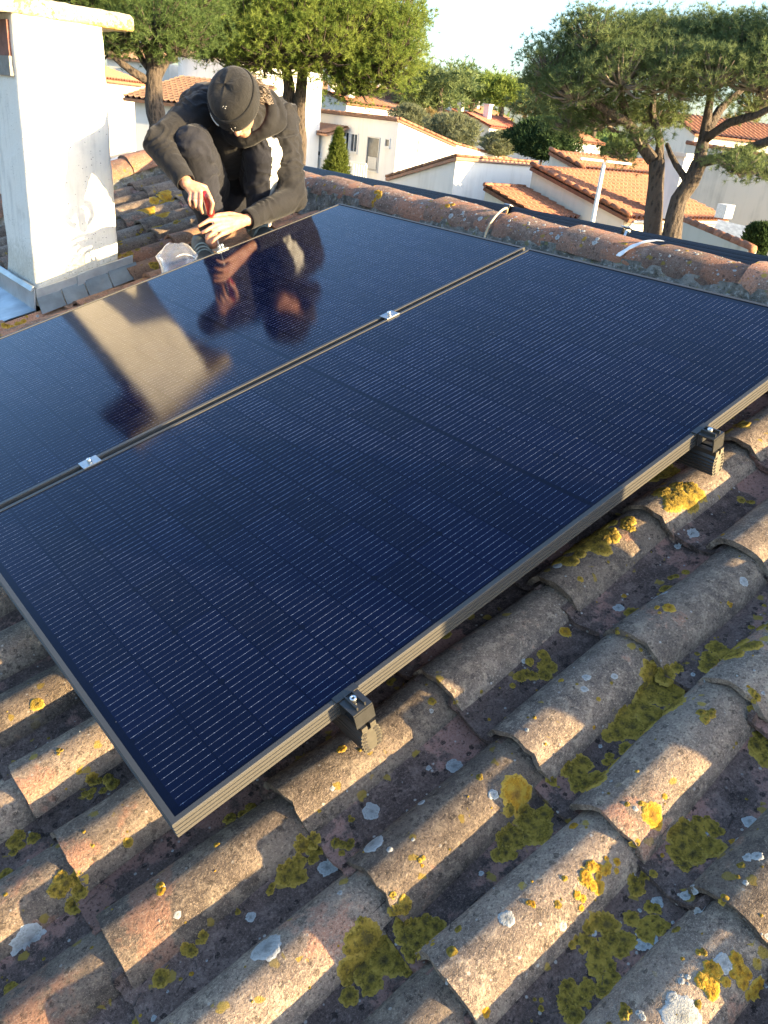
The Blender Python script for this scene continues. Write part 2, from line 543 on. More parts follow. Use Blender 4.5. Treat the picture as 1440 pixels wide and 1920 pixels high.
fr = t.n('LayerWeight', {0: .35}, 1)
s1 = t.n('MixShader', {0: t.rng(fr, 0, 1, .12, .72, False), 1: tr, 2: t.n('MixShader', {0: .4, 1: df, 2: d2})})
s2 = t.n('MixShader', {0: t.rng(fr, 0, 1, .06, .4, False), 1: s1, 2: gl})
t.t.links.new(s2, t.out.inputs[0])
M['poly'] = t.m
# ------------------------------------------------------------------ ground
GZ = -5.6
mb = MB()
n = 40
P = []
for i in range(n+1):
    row = []
    for j in range(n+1):
        x = ((i/n)*2-1); y = ((j/n)*2-1)
        x = math.copysign(abs(x)**2.2, x)*2500; y = math.copysign(abs(y)**2.2, y)*2500
        d = math.hypot(x, y)
        z = GZ + max(0, d-75)*.012*(1 if d < 600 else 0) + (6.3 if d >= 600 else 0)
        row.append((x, y, z))
    P.append(row)
mb.grid(P, True)
g = mb.build('ground', M['ground']); tag(g, kind='structure')


def ground_z(x, y):
    return GZ + max(0, math.hypot(x, y)-75)*.012


# ------------------------------------------------------------------ our house: walls, roof, tiles
house = empty('house', (2.0, 1.0, GZ))
tag(house, 'house under the camera with an old lichen-covered canal tile roof', 'house')
RU, RV0, RV1 = 2.42, -3.2, 4.62          # ridge position and roof ends
ridge = uv(RU, 0, -.125); RX, RZ = ridge[0], ridge[2]
EAVE_U = -2.45
ev = uv(EAVE_U, 0, -.30)
mb = MB()
x1 = 2*RX-ev[0]-.35
mb.prism([(ev[0]+.35, RV0+.05, GZ), (x1, RV0+.05, GZ), (x1, RV0+.05, ev[2]+.05), (RX, RV0+.05, RZ-.20), (ev[0]+.35, RV0+.05, ev[2]+.05)], (0, RV1-RV0-.1, 0))
mb.build('wall', M['wall_white'], house)
mb = MB()
a = uv(EAVE_U, 0, -.225); b = uv(RU, 0, -.225)
c = (2*RX-a[0], 0, a[2])
poly = [(a[0], RV0, a[2]), (RX, RV0, RZ-.12), (c[0], RV0, c[2]), (c[0], RV0, c[2]-.08), (RX, RV0, RZ-.22), (a[0], RV0, a[2]-.08)]
mb.prism(poly, (0, RV1-RV0, 0))
roof = mb.build('roof', M['deck'], house)

BV_V = []; BV_F = []


def bvh_add(me, mat):
    b = len(BV_V)
    BV_V.extend([mat @ v.co for v in me.vertices])
    for p_ in me.polygons: BV_F.append([i+b for i in p_.vertices])


def arch(nseg, L, r0_, r1_, h0, h1, th, seed, up=True, nl=5):
    "a half-round clay tile: x along its length from the lower lip, z up"
    rnd = random.Random(seed)
    off = Vector((rnd.uniform(0, 50), rnd.uniform(0, 50), rnd.uniform(0, 50)))
    mb = MB()
    sk = rnd.uniform(-.004, .004)

    def pt(i, k, inner):
        f = i/nl
        rr = r0_+(r1_-r0_)*f; hh = h0+(h1-h0)*f
        an = math.pi*(1-k/nseg)
        ww = rr-(th if inner else 0); hz = hh-(th if inner else 0)
        ca = math.cos(an); sa = math.sin(an)
        ca = math.copysign(abs(ca)**.92, ca); sa = max(0, sa)**.92
        y = ww*ca; z = hz*sa-(hh if up else 0)*1.0
        x = L*f
        nz = noise.noise(Vector((x*7, y*9, inner*3))+off)*.0050
        n2 = noise.noise(Vector((x*28, y*30, inner*3))+off)*.0012
        if i == 0: x += (noise.noise(Vector((k*.45, seed*1.7, 0)))*.009-max(0, noise.noise(Vector((k*.9, seed*3.1, 5)))-.35)*-.02)
        y += sk*math.sin(f*3)+nz*ca
        z += (nz+n2)*sa
        if not up: z = -z
        return (x, y, z)
    O = [[pt(i, k, 0) for k in range(nseg+1)] for i in range(nl+1)]
    I = [[pt(i, k, 1) for k in range(nseg+1)] for i in range(nl+1)]
    mb.grid(O, True, flip=up); mb.grid(I, True, flip=not up)
    for i in (0, nl):                       # lips
        q = MB()
        vs = O[i]+I[i]; nn = nseg+1
        fs = [(k, k+1, nn+k+1, nn+k) for k in range(nseg)]
        if (i == 0) != up: fs = [f[::-1] for f in fs]
        mb.add(vs, fs)
    for k in (0, nseg):
        vs = [O[i][k] for i in range(nl+1)]+[I[i][k] for i in range(nl+1)]
        fs = [(i, i+1, nl+1+i+1, nl+1+i) for i in range(nl)]
        if k: fs = [f[::-1] for f in fs]
        mb.add(vs, fs)
    return mb


TL = .445
cover_me = [arch(14, TL, .076, .066, .066, .060, .013, s).mesh('cover_tile', M['cover']) for s in range(9)]
pan_me = [arch(12, TL, .072, .080, .034, .036, .012, 50+s, False).mesh('channel_tile', M['pan']) for s in range(6)]
cover_clay = [m.copy() for m in cover_me]
for m in cover_clay: m.materials[0] = M['clay']
pan_clay = [m.copy() for m in pan_me]
for m in pan_clay: m.materials[0] = M['clay']
EXPO, PITCH_V = .353, .2085
rest = {'cover': MB(), 'pan': MB()}


def into(mbx, me, mat):
    b = len(mbx.v)
    mbx.v.extend([tuple(mat @ v.co) for v in me.vertices])
    for p_ in me.polygons:
        mbx.f.append(tuple(i+b for i in p_.vertices)); mbx.s.append(p_.use_smooth)


rt = random.Random(5)
CH_X0, CH_X1, CH_Y0, CH_Y1 = .819, 1.222, 2.967, 3.36
C2 = (1.28, -1.62)                          # near corner of the unseen chimney added as a shadow caster
ncv = npn = 0
for ci in range(-15, 23):
    v = ci*PITCH_V-.004
    if v > RV1-.16 or v < RV0+.05: continue
    jv = rt.uniform(-.006, .006)
    for k in range(-7, 7):
        u = .190+EXPO*k+rt.uniform(-.013, .013)
        for kind in ('cover', 'pan'):
            if kind == 'cover':
                vv = v+jv+rt.uniform(-.005, .005); h = -.125+rt.uniform(-.003, .003); tilt = .0265/TL
                yaw = rt.uniform(-.028, .028); roll = rt.uniform(-.055, .055); uu = u; me_i = rt.randrange(9)
            else:
                vv = v+jv+PITCH_V/2+rt.uniform(-.004, .004); h = -.1905+.034+.004+rt.uniform(-.003, .003); tilt = .020/TL
                yaw = rt.uniform(-.012, .012); roll = rt.uniform(-.03, .03); uu = u-.015+rt.uniform(-.006, .006); me_i = rt.randrange(6)
            if uu > 2.28: continue
            Lx = uu+TL
            # chimneys stand in the way
            P0 = uv(uu+.2, vv, -.1)
            if CH_X0-.30 < P0[0] < CH_X1-.02 and CH_Y0-.105 < vv < CH_Y1+.05: continue
            if C2[0]-.02 < P0[0] < C2[0]+.36 and C2[1]-.03 < vv < C2[1]+.40: continue
            old = vv < 2.35 or (vv > 3.2)
            me = (cover_me if old else cover_clay)[me_i] if kind == 'cover' else (pan_me if old else pan_clay)[me_i]
            loc = uv(uu, vv, h)
            if uu+TL > RU-.01:
                pass
            m4 = Matrix.Translation(Vector(loc)) @ ROOF_M @ Matrix.Rotation(tilt, 4, 'Y') @ Matrix.Rotation(yaw, 4, 'Z') @ Matrix.Rotation(roll, 4, 'X')
            x, y, z = project(uv(uu+.18, vv, -.13))
            vis = z > 0 and -130 < x < 1570 and -60 < y < 2080
            hid = .16 < uu and uu+EXPO < 2.02 and .16 < vv < 2.12
            hid = hid or (.50 < uu and uu+EXPO < 2.1 and .10 < vv < 2.19)
            if vis: bvh_add(me, m4)
            if vis and not hid:
                put('cover_tile' if kind == 'cover' else 'channel_tile', me, roof, m4)
                if kind == 'cover': ncv += 1
                else: npn += 1
            else:
                into(rest[kind], me, m4)
print('tiles', ncv, npn)
o = rest['cover'].build('cover_tiles', M['cover'], roof); tag(o, kind='stuff')
o = rest['pan'].build('channel_tiles', M['pan'], roof); tag(o, kind='stuff')

# far slope, a plain run of the same tiles
mb = MB()
P = []
fs0 = np.array([math.cos(SLOPE), 0, -math.sin(SLOPE)])
top = np.array([RX+.05, 0, RZ-.02])
rows = 14
for r_ in range(rows):
    for e in (0, 1):
        s_ = (r_+e)*EXPO
        row = []
        for j in range(int((RV1-RV0)/PITCH_V)*8+1):
            y = RV0+j*PITCH_V/8
            w = math.cos(2*math.pi*(y/PITCH_V))
            hh = (.03*w) + (.02*e)
            row.append(top+fs0*s_+np.array([0, y, 0])+np.array([math.sin(SLOPE), 0, math.cos(SLOPE)])*(hh-.05))
        P.append(row)
mb.grid(P, True)
mb.build('far_slope_tiles', M['cover'], roof)['kind'] = 'stuff'

# ridge: mortar bed and ridge tiles
mb = MB()
ys = np.arange(RV0, RV1+.08, .022)
for side in (-1, 1):
    P = []
    for y in ys:
        row = []
        for k in range(9):
            f = k/8
            xx = RX+side*(.190-.080*f**.6); zz = RZ-.105+.125*f
            nz = noise.noise(Vector((xx*20, y*22, zz*22)))*.012+noise.noise(Vector((xx*60, y*60, zz*60)))*.007
            row.append((xx+side*nz, y, zz+nz*.6))
        P.append(row)
    mb.grid(P, True, flip=side > 0)
mb.build('mortar_bed', M['mortar'], roof)
ridge_me = [arch(18, .46, .124, .114, .094, .086, .015, 90+s).mesh('ridge_tile', M['ridge']) for s in range(5)]
yb = [-3.18, -2.76, -2.35, -1.94, -1.52, -1.12, -.72, -.33, .05, .434, .800, 1.181, 1.535, 1.957, 2.416, 2.84, 3.27, 3.70, 4.13]
YM = Matrix(((0, -1, 0, 0), (1, 0, 0, 0), (0, 0, 1, 0), (0, 0, 0, 1)))
RTOP = .722
for i, y in enumerate(yb):
    L = (yb[i+1]-y if i+1 < len(yb) else RV1-y)+.05
    m4 = Matrix.Translation((RX+rt.uniform(-.006, .006), y+L-.05, RTOP+rt.uniform(-.004, .004))) @ Matrix.Rotation(rt.uniform(-.012, .012), 4, 'Z') @ YM @ Matrix.Rotation(math.pi, 4, 'Z') @ Matrix.Rotation(.052, 4, 'Y') @ Matrix.Diagonal((L/.46, 1, 1, 1))
    put('ridge_tile', ridge_me[i % 5], roof, m4)
    bvh_add(ridge_me[i % 5], m4)
# verge at the far end: mortar fillet and clay edge tiles
mb = MB()
P = []
for u in np.arange(EAVE_U, RU-.05, .03):
    row = []
    for k in range(6):
        f = k/5
        nz = noise.noise(Vector((u*20, f*5, 3)))*.014
        row.append(uv(u, RV1-.17+.09*f+nz*.5, -.19+.14*f+nz))
    P.append(row)
mb.grid(P, True)
mb.build('verge_mortar', M['mortar'], roof)
for i, u in enumerate(np.arange(EAVE_U, RU-.2, .41)):
    m4 = Matrix.Translation(Vector(uv(u, RV1-.02, -.01))) @ ROOF_M @ Matrix.Rotation(.03, 4, 'Y') @ Matrix.Rotation(rt.uniform(-.01, .01), 4, 'Z')
    me = ridge_me[i % 5]
    put('verge_tile', me, roof, m4)

# white strip of tape on one ridge tile, cable over the ridge
mb = MB()
P = []
y0 = .915
for i in range(13):
    a = math.pi*(.90-.42*i/12)
    w = .009+.002*math.sin(i*1.7)
    P.append([(RX+.1275*math.cos(a), y0-.01+dy-.085*(i/12), RTOP-.096+.0965*math.sin(a)) for dy in (-w, w)])
mb.grid(P, True)
P2 = [[(p[0]-.002, p[1], p[2]+.002) for p in r_] for r_ in P]
mb.grid(P2, True)
o = mb.build('tape_strip', M['white_paint'])
tag(o, 'white strip of tape stuck across a red ridge tile', 'tape')
cy = 1.56
pts = []
for i in range(19):
    a = math.pi*(1.02-.80*i/18)
    pts.append((RX+.130*math.cos(a), cy+.11*(i/18)*1.0-.05*math.sin(i/18*math.pi), RTOP-.092+.098*math.sin(a)))
pre = [(RX-.175, cy-.02, RTOP-.185), (RX-.15, cy-.01, RTOP-.135)]
post = [(RX+.16, cy+.125, RTOP-.12), (RX+.26, cy+.16, RTOP-.15)]
o = MB().tube(pre+pts+post, .0048, 8).build('cable', M['cable'])
tag(o, 'beige cable looped over the ridge tiles', 'cable')

# ------------------------------------------------------------------ chimney
def chimney(name, x0, x1, y0, y1, zb, zt, label, detail=True):
    root = empty(name, (x0, y0, zb)); tag(root, label, 'chimney')
    mb = MB()
    P = []
    # flared stack, slightly uneven render
    zs = list(np.linspace(zb, zt, 40))
    for z in zs:
        fl = .055*max(0, 1-(z-zb)/.17)**2
        row = []
        cx0, cx1, cy0, cy1 = x0-fl*.3, x1-.03*(z-zb-.1)/1.1+fl*.55, y0-fl, y1+fl
        ring = []
        for a, b, nn in (((cx0, cy0), (cx1, cy0), 18), ((cx1, cy0), (cx1, cy1), 14), ((cx1, cy1), (cx0, cy1), 18), ((cx0, cy1), (cx0, cy0), 14)):
            for i in range(nn):
                f = i/nn
                f = .5-.5*math.cos(math.pi*f) if 0 else f
                x = a[0]+(b[0]-a[0])*f; y = a[1]+(b[1]-a[1])*f
                d = min(i, nn-i)
                if i == 0:          # rounded corner
                    x += .006*(1 if x < (cx0+cx1)/2 else -1); y += .006*(1 if y < (cy0+cy1)/2 else -1)
                q = Vector((x*9, y*9, z*9))
                nz = noise.noise(q)*.004+noise.noise(q*3.2)*.0022
                ring.append((x+nz*(1 if x > (cx0+cx1)/2 else -1), y+nz*(1 if y > (cy0+cy1)/2 else -1), z))
        P.append(ring)
    mb.grid(P, True, closed=True)
    mb.add([(x0+.005, y0+.005, zt-.004), (x1-.035, y0+.005, zt-.004), (x1-.035, y1-.005, zt-.004), (x0+.005, y1-.005, zt-.004)], [(0, 1, 2, 3)])
    mb.build('stack', M['stucco'], root)
    # concrete cap with chipped, rounded edge
    mb = MB()
    ex = .10; th = .066
    zc = zt
    P = []
    for (ins, z) in ((.05, zc-.001), (.004, zc), (0, zc+.008), (0, zc+th*.72), (.012, zc+th*.93), (.035, zc+th), (.22, zc+th+.004)):
        ring = []
        for a, b, nn in (((x0-.2+ins, y0-.012+ins), (x1+ex-ins, y0-.012+ins), 44), ((x1+ex-ins, y0-.012+ins), (x1+ex-ins, y1+.05-ins), 26), ((x1+ex-ins, y1+.05-ins), (x0-.2+ins, y1+.05-ins), 44), ((x0-.2+ins, y1+.05-ins), (x0-.2+ins, y0-.012+ins), 26)):
            for i in range(nn):
                f = i/nn
                x = a[0]+(b[0]-a[0])*f; y = a[1]+(b[1]-a[1])*f
                q = Vector((x*16, y*16, z*16))
                nz = noise.noise(q)*.004+noise.noise(q*2.7)*.003
                ring.append((x+nz, y+nz, z+nz*.9))
        P.append(ring)
    mb.grid(P, True, closed=True)
    nn = len(P[0]); L = len(mb.v)
    mb.f.append(tuple(range(L-nn, L))); mb.s.append(False)
    mb.f.append(tuple(range(0, nn))[::-1]); mb.s.append(False)
    mb.build('cap', M['cap'], root)
    return root


ZB = .10
chim = chimney('chimney', CH_X0, CH_X1, CH_Y0, CH_Y1, ZB, 1.243, 'white rendered chimney with a lichened concrete cap beside the crouching man')
# smoke opening in the downhill side: brick flue above, cement below
mb = MB(); mb.box((CH_X0-.012, CH_Y0+.035, 1.09), (.014, 0, 0), (0, .30, 0), (0, 0, .13)); mb.build('flue_brick', M['brick'], chim)
mb = MB(); mb.box((CH_X0-.016, CH_Y0+.030, 1.02), (.018, 0, 0), (0, .31, 0), (0, 0, .072)); mb.build('cement_patch', M['cement'], chim)


def rz(x, h=-.125):         # height of roof-frame level h at x
    return (h+x*math.sin(SLOPE))/math.cos(SLOPE)


# metal flashing round the foot
def sheet(pts, th, nrm):
    mb = MB(); mb.prism([np.asarray(p) for p in pts], np.asarray(nrm, float)*th); return mb


yf = CH_Y0-.052
# upturned zinc edge along the near face, following the roof, in two lengths
for (xa, xb, dy) in ((CH_X0-.02, 1.005, 0), (.995, CH_X1+.035, .003)):
    za, zb_ = rz(xa, -.118), rz(xb, -.126)
    mb = sheet([(xa, yf-dy, za), (xb, yf-dy, zb_), (xb, yf-dy, zb_+.042), (xa, yf-dy, za+.042)], .006, (0, -1, 0)); mb.build('zinc_edge', M['zinc'], chim)
mb = sheet([(.985, yf-.010, rz(.985, -.128)), (1.022, yf-.010, rz(1.022, -.128)), (1.022, yf-.010, rz(1.022, -.128)+.05), (.985, yf-.010, rz(.985, -.128)+.05)], .006, (0, -1, 0)); mb.build('zinc_tab', M['zinc'], chim)
xs = [CH_X0-.022, .91, 1.015, 1.13, CH_X1+.05]
for i in range(4):
    xa, xb = xs[i]+.002, xs[i+1]-.002
    t1, t2 = rz(xa, -.116), rz(xb, -.120)
    b1, b2 = rz(xa, -.172), rz(xb, -.172)
    mb = sheet([(xa, yf-.060-.003*i, b1), (xb, yf-.060-.003*i, b2), (xb, yf-.004, t2), (xa, yf-.004, t1)], .004, (0, -1, .25)); mb.build('slate_flashing', M['slate'], chim)
xl = CH_X0-.03
mb = sheet([(xl, CH_Y0-.06, rz(xl, -.195)), (xl, CH_Y1+.06, rz(xl, -.195)), (xl+.008, CH_Y1+.05, rz(xl, -.075)), (xl+.008, CH_Y0-.055, rz(xl, -.075))], .006, (-1, 0, 0)); mb.build('zinc_upstand', M['zinc'], chim)
mb = sheet([(xl-.008, CH_Y0-.062, rz(xl, -.080)), (xl-.008, CH_Y1+.06, rz(xl, -.080)), (xl+.004, CH_Y1+.06, rz(xl, -.062)), (xl+.004, CH_Y0-.062, rz(xl, -.062))], .008, (-1, 0, 0)); mb.build('zinc_edge', M['zinc'], chim)
# apron: a gently rolling zinc sheet on the downhill side
mb = MB(); P = []
for i in range(17):
    row = []
    for j in range(25):
        x = xl+.0-.36*i/16; y = CH_Y0-.07+(CH_Y1-CH_Y0+.16)*j/24
        hgt = -.160+.008*math.sin(y*9+1)*min(1, i/5)+.004*noise.noise(Vector((x*12, y*12, 0)))
        row.append((x, y, rz(x, hgt)))
    P.append(row)
mb.grid(P, True, flip=True)
P2 = [[(p[0], p[1], p[2]-.004) for p in r_] for r_ in P]
mb.grid(P2, True)
mb.build('zinc_apron', M['zinc'], chim)

shadow_chim = chimney('chimney', C2[0], C2[0]+.38, C2[1], C2[1]+.38, rz(C2[0])-.1, 1.32, 'unseen rendered chimney added behind the camera to cast a shadow band')  # out of view, added to shade part of the near panel's frame

# ------------------------------------------------------------------ solar panels
PW, PL, PT = 1.134, 2.094, .034
LIP = .011


def panel_frame_mb(side_grooves=True):
    mb = MB()

    def bar(p0, d, L, inn):
        "bar along d from p0 (outer bottom corner), inn = inward direction; grooved outer face; mitred ends"
        p0 = np.array(p0, float); d = np.array(d, float); inn = np.array(inn, float)
        pr_ = [(0, 0), (0, .0063), (-.0012, .0070), (-.0012, .0080), (.0005, .0084), (.0005, .0096), (0, .010), (0, .0150), (-.0012, .0157), (-.0012, .0167), (.0005, .0171), (.0005, .0183), (0, .0187), (0, .0237), (-.0012, .0244), (-.0012, .0254), (.0005, .0258), (.0005, .0270), (0, .0274), (0, PT-.0012), (.0012, PT), (LIP, PT), (LIP, PT-.004), (.002, PT-.006), (.002, .002), (.028, .002), (.028, 0)]
        A = [p0+inn*a+d*a*1.0+np.array([0, 0, z]) for a, z in pr_]
        B = [p0+d*L+inn*a-d*a*1.0+np.array([0, 0, z]) for a, z in pr_]
        mb.grid([A, B], False, flip=True)
    return mb, bar


def make_panel(label, matrix, group, cells=True):
    root = empty('solar_panel', (0, 0, 0))
    root.matrix_basis = matrix; WM[root] = matrix.copy()
    tag(root, label, 'solar panel', group)
    I4 = Matrix.Identity(4)
    for (p0, d, L, inn) in (((0, 0, -PT), (1, 0, 0), PL, (0, 1, 0)), ((PL, 0, -PT), (0, 1, 0), PW, (-1, 0, 0)), ((PL, PW, -PT), (-1, 0, 0), PL, (0, -1, 0)), ((0, PW, -PT), (0, -1, 0), PW, (1, 0, 0))):
        mb, bar = panel_frame_mb(); bar(p0, d, L, inn)
        put_local('frame_bar', mb.mesh('frame_bar', M['frame_side']), root)
    mb = MB(); mb.box((LIP*.5, LIP*.5, -.0065), (PL-LIP, 0, 0), (0, PW-LIP, 0), (0, 0, .0045))
    put_local('glass_sheet', mb.mesh('glass_sheet', M['back']), root)
    if not cells: return root
    for hx in range(22):
        x0 = .0250+hx*.0923+(.0095 if hx >= 11 else 0)
        for cy_ in range(6):
            y0 = .0165+cy_*.1838
            put_local('solar_cell', cell_me[hx % 2], root, Matrix.Translation((x0, y0, -.00199)))
    return root


def put_local(name, me, parent, mloc=None):
    o = bpy.data.objects.new(name, me); COL.objects.link(o); o.parent = parent
    if mloc is not None: o.matrix_basis = mloc
    WM[o] = WM[parent] @ (mloc if mloc is not None else Matrix.Identity(4))
    return o


cell_me = []
for k in range(2):
    a, b, c = .0908, .1822, .0085
    poly = [(0, c), (0, b-c), (c*.8, b), (a, b), (a, 0), (c*.8, 0)] if k == 0 else [(0, 0), (0, b), (a-c*.8, b), (a, b-c), (a, c), (a-c*.8, 0)]
    mb = MB(); mb.prism([(x, y, 0) for x, y in poly][::-1], (0, 0, .00006))
    me = mb.mesh('solar_cell', M['cell']); cell_me.append(me)
GAP = .021
pan1 = make_panel('large black solar panel nearest the camera, its bare frame end over the mossy tiles', ROOF_M.copy(), 'solar panels on the near roof slope')
pan2 = make_panel('black solar panel by the crouching man, mirroring him and the chimney', Matrix.Translation(Vector(uv(0, PW+GAP, 0))) @ ROOF_M, 'solar panels on the near roof slope')

# panels on the far slope: only their upper frames show over the ridge
FM = Matrix(((fs0[0], 0, math.sin(SLOPE), 0), (0, 1, 0, 0), (fs0[2], 0, math.cos(SLOPE), 0), (0, 0, 0, 1)))
fx, fz = 2.60, .715
for (ya, lab) in ((1.165, 'black solar panel behind the ridge, running left from the clamp gap'), (-.975, 'black solar panel behind the ridge at the right edge of the picture'),):
    root = empty('solar_panel', (fx, ya, fz)); tag(root, lab, 'solar panel', 'solar panels on the far roof slope')
    L = 2.10 if ya < 1 else 2.9
    for (p0, d, ln, inn) in (((0, 0, -.05), (1, 0, 0), PW, (0, 1, 0)), ((PW, 0, -.05), (0, 1, 0), L, (-1, 0, 0)), ((PW, L, -.05), (-1, 0, 0), PW, (0, -1, 0)), ((0, L, -.05), (0, -1, 0), L, (1, 0, 0))):
        mb, bar = panel_frame_mb(); bar(p0, d, ln, inn)
        for i, v in enumerate(mb.v): mb.v[i] = tuple((FM.to_3x3() @ Vector((v[0], v[1], v[2]*1.47+.0235)))+Vector((fx, ya, fz)))
        mb.build('frame_bar', M['frame'], root)
    mb = MB(); mb.box((.006, .006, -.006), (PW-.012, 0, 0), (0, L-.012, 0), (0, 0, .004))
    for i, v in enumerate(mb.v): mb.v[i] = tuple((FM.to_3x3() @ Vector(v))+Vector((fx, ya, fz)))
    mb.build('glass_sheet', M['back'], root)

# ------------------------------------------------------------------ rails and clamps
def R3(p): return np.array(ROOF_M.to_3x3() @ Vector(p))


RAIL_U = (.352, 1.425)
RAIL_V0, RAIL_V1 = -.052, 2.36


def make_rail(u, label):
    root = empty('mounting_rail', uv(u, RAIL_V0, -.08)); tag(root, label, 'rail', 'rails under the solar panels')
    zt, zb = -PT-.002, -.103
    H = zt-zb; W = .031
    # scalloped profile (u offset, h)
    prof = []
    nsc = 6
    left = []
    for i in range(nsc):
        for k in range(4):
            f = (i+k/4)/nsc
            left.append((-W/2-.0035*math.sin(math.pi*k/4)*1.0-.0045*math.sin(math.pi*f), zb+H*.80*f))
    right = [(-a, b) for a, b in left][::-1]
    prof = left+[(-W/2, zb+H*.82), (-W/2, zt), (-W/2+.012, zt), (-W/2+.012, zt-.012), (W/2-.012, zt-.012), (W/2-.012, zt), (W/2, zt), (W/2, zb+H*.82)]+right
    mb = MB()
    A = [uv(u+a, RAIL_V0, b) for a, b in prof]; B = [uv(u+a, RAIL_V1, b) for a, b in prof]
    mb.grid([A+[A[0]], B+[B[0]]], False)
    mb.f.append(tuple(range(len(prof)+1, 2*len(prof)+1))); mb.s.append(False)
    mb.build('rail_body', M['black_alu'], root)
    # closed end: outer web, dark plates standing for shade in the chambers, pale core
    mb = MB(); mb.prism(A, YV*.0015); mb.build('rail_end', M['cut_alu'], root)
    for sgn in (-1, 1):
        for i in range(nsc):
            f = (i+.5)/nsc
            cx_ = sgn*(W/2-.0005+.0045*math.sin(math.pi*f)-.0042); cz_ = zb+H*.80*f
            mb = MB()
            ww, hh = .0052, H*.80/nsc*.40
            pts = [uv(u+cx_+ww*math.cos(a), RAIL_V0-.0008, cz_+hh*math.sin(a)) for a in np.linspace(0, 2*math.pi, 7)[:-1]]
            mb.prism(pts, YV*.0015); mb.build('chamber_shade', M['deck'], root)
    return root


def allen_bolt(mb_root, u, v, h, r=.0068, hh=.008):
    mb = MB()
    P = []
    for rr, z in ((r*.9, 0), (r, .001), (r, hh-.001), (r*.88, hh), (r*.52, hh), (r*.5, hh-.004)):
        P.append([uv(u+rr*math.cos(a), v+rr*math.sin(a), h+z) for a in np.linspace(0, 2*math.pi, 15)[:-1]])
    mb.grid(P, True, closed=True)
    mb.build('bolt', M['steel'], mb_root)
    mb = MB()
    mb.prism([uv(u+r*.5*math.cos(a), v+r*.5*math.sin(a), h+hh-.0041) for a in np.linspace(0, 2*math.pi, 7)[:-1]], NRM*.0006)
    mb.build('hex_socket', M['black_alu'], mb_root)


def end_clamp(u, v, sgn, label):
    "sgn = -1: the clamp block sits on the camera side of the frame end"
    root = empty('end_clamp', uv(u, v, -.03)); tag(root, label, 'clamp', 'clamps holding the solar panels')
    W = .042
    q = lambda a, b, h: uv(u+a, v+sgn*b, h)

    def bx(a0, a1, b0, b1, h0, h1):
        mb.box(q(a0, b0, h0), q(a1, b0, h0)-q(a0, b0, h0), q(a0, b1, h0)-q(a0, b0, h0), q(a0, b0, h1)-q(a0, b0, h0))
    mb = MB(); bx(-W/2-.004, W/2+.004, -.0115, .003, .0006, .0032); mb.build('clamp_lip', M['black_alu'], root)
    mb = MB()
    bx(-W/2, W/2, .003, .045, -.0035, .0005)            # top plate
    bx(-W/2, W/2, .0425, .0462, -.036, -.0036)           # outer drop
    bx(-W/2, W/2, .0012, .0042, -.034, -.0036)           # inner drop
    mb.build('clamp_block', M['black_alu'], root)
    for a in (-.0095, .0075):
        mb = MB(); bx(a, a+.0032, .004, .041, .0006, .008); mb.build('clamp_rib', M['black_alu'], root)
    allen_bolt(root, u-.0005, v+sgn*.021, .0008, .0062, .011)
    return root


def mid_clamp(u, v, label):
    root = empty('mid_clamp', uv(u, v, 0)); tag(root, label, 'clamp', 'clamps holding the solar panels')
    W = .052
    mb = MB()
    mb.box(uv(u-W/2, v-.0205, .0006), UPS*W, YV*.041, NRM*.0024)
    mb.build('clamp_plate', M['alu'], root)
    mb = MB()
    mb.box(uv(u-W/2, v-.0085, -.030), UPS*W, YV*.0025, NRM*.0302)
    mb.box(uv(u-W/2, v+.0060, -.030), UPS*W, YV*.0025, NRM*.0302)
    mb.build('clamp_channel', M['alu'], root)
    allen_bolt(root, u, v, .0030, .0066, .010)


make_rail(RAIL_U[0], 'black slotted mounting rail under the lower part of the solar panels')
make_rail(RAIL_U[1], 'black slotted mounting rail under the upper part of the solar panels')
end_clamp(RAIL_U[0], 0, -1, 'black end clamp nearest the camera at the lower rail end')
end_clamp(RAIL_U[1], 0, -1, 'black end clamp at the upper rail end by the right picture edge')
mid_clamp(RAIL_U[0], PW+GAP/2, 'silver mid clamp between the two panels near the left picture edge')
mid_clamp(RAIL_U[1], PW+GAP/2, 'silver mid clamp between the two panels at the upper rail')
# loose silver end clamp being screwed down by the man
VE = 2*PW+GAP
root = empty('end_clamp', uv(1.452, VE, 0)); tag(root, 'bright silver end clamp under the man\'s hands', 'clamp', 'clamps holding the solar panels')
mb = MB(); mb.box(uv(1.425, VE-.010, .0006), UPS*.056, YV*.014, NRM*.0022); mb.build('clamp_lip', M['alu'], root)
mb = MB(); mb.box(uv(1.425, VE+.002, -.034), UPS*.056, YV*.0025, NRM*.0345); mb.box(uv(1.425, VE+.0046, .0), UPS*.056, YV*.030, NRM*.0025); mb.build('clamp_block', M['alu'], root)
for a, b in ((1.452, .017), (1.470, .023)):
    allen_bolt(root, a, VE+b, .003, .0062, .012)
# clamp at the joint of the far slope panels
root = empty('end_clamp', (fx, 1.80, fz)); tag(root, 'small metal clamp on the far solar panels above the cable', 'clamp', 'clamps holding the solar panels')
mb = MB(); mb.cbox((fx+.002, 1.80, fz+.001), .03, .035, .004, X=fs0, Z=(math.sin(SLOPE), 0, math.cos(SLOPE))); mb.build('clamp_lip', M['alu'], root)
mb = MB(); mb.cbox((fx-.018, 1.80, fz-.018), .004, .035, .045, X=fs0, Z=(math.sin(SLOPE), 0, math.cos(SLOPE))); mb.build('clamp_block', M['black_alu'], root)
root = empty('mid_clamp', (fx, 1.145, fz)); tag(root, 'silver clamp in the gap between the two panels behind the ridge', 'clamp', 'clamps holding the solar panels')
mb = MB(); mb.cbox((fx+.005, 1.145, fz+.0015), .04, .046, .003, X=fs0, Z=(math.sin(SLOPE), 0, math.cos(SLOPE))); mb.build('clamp_plate', M['alu'], root)
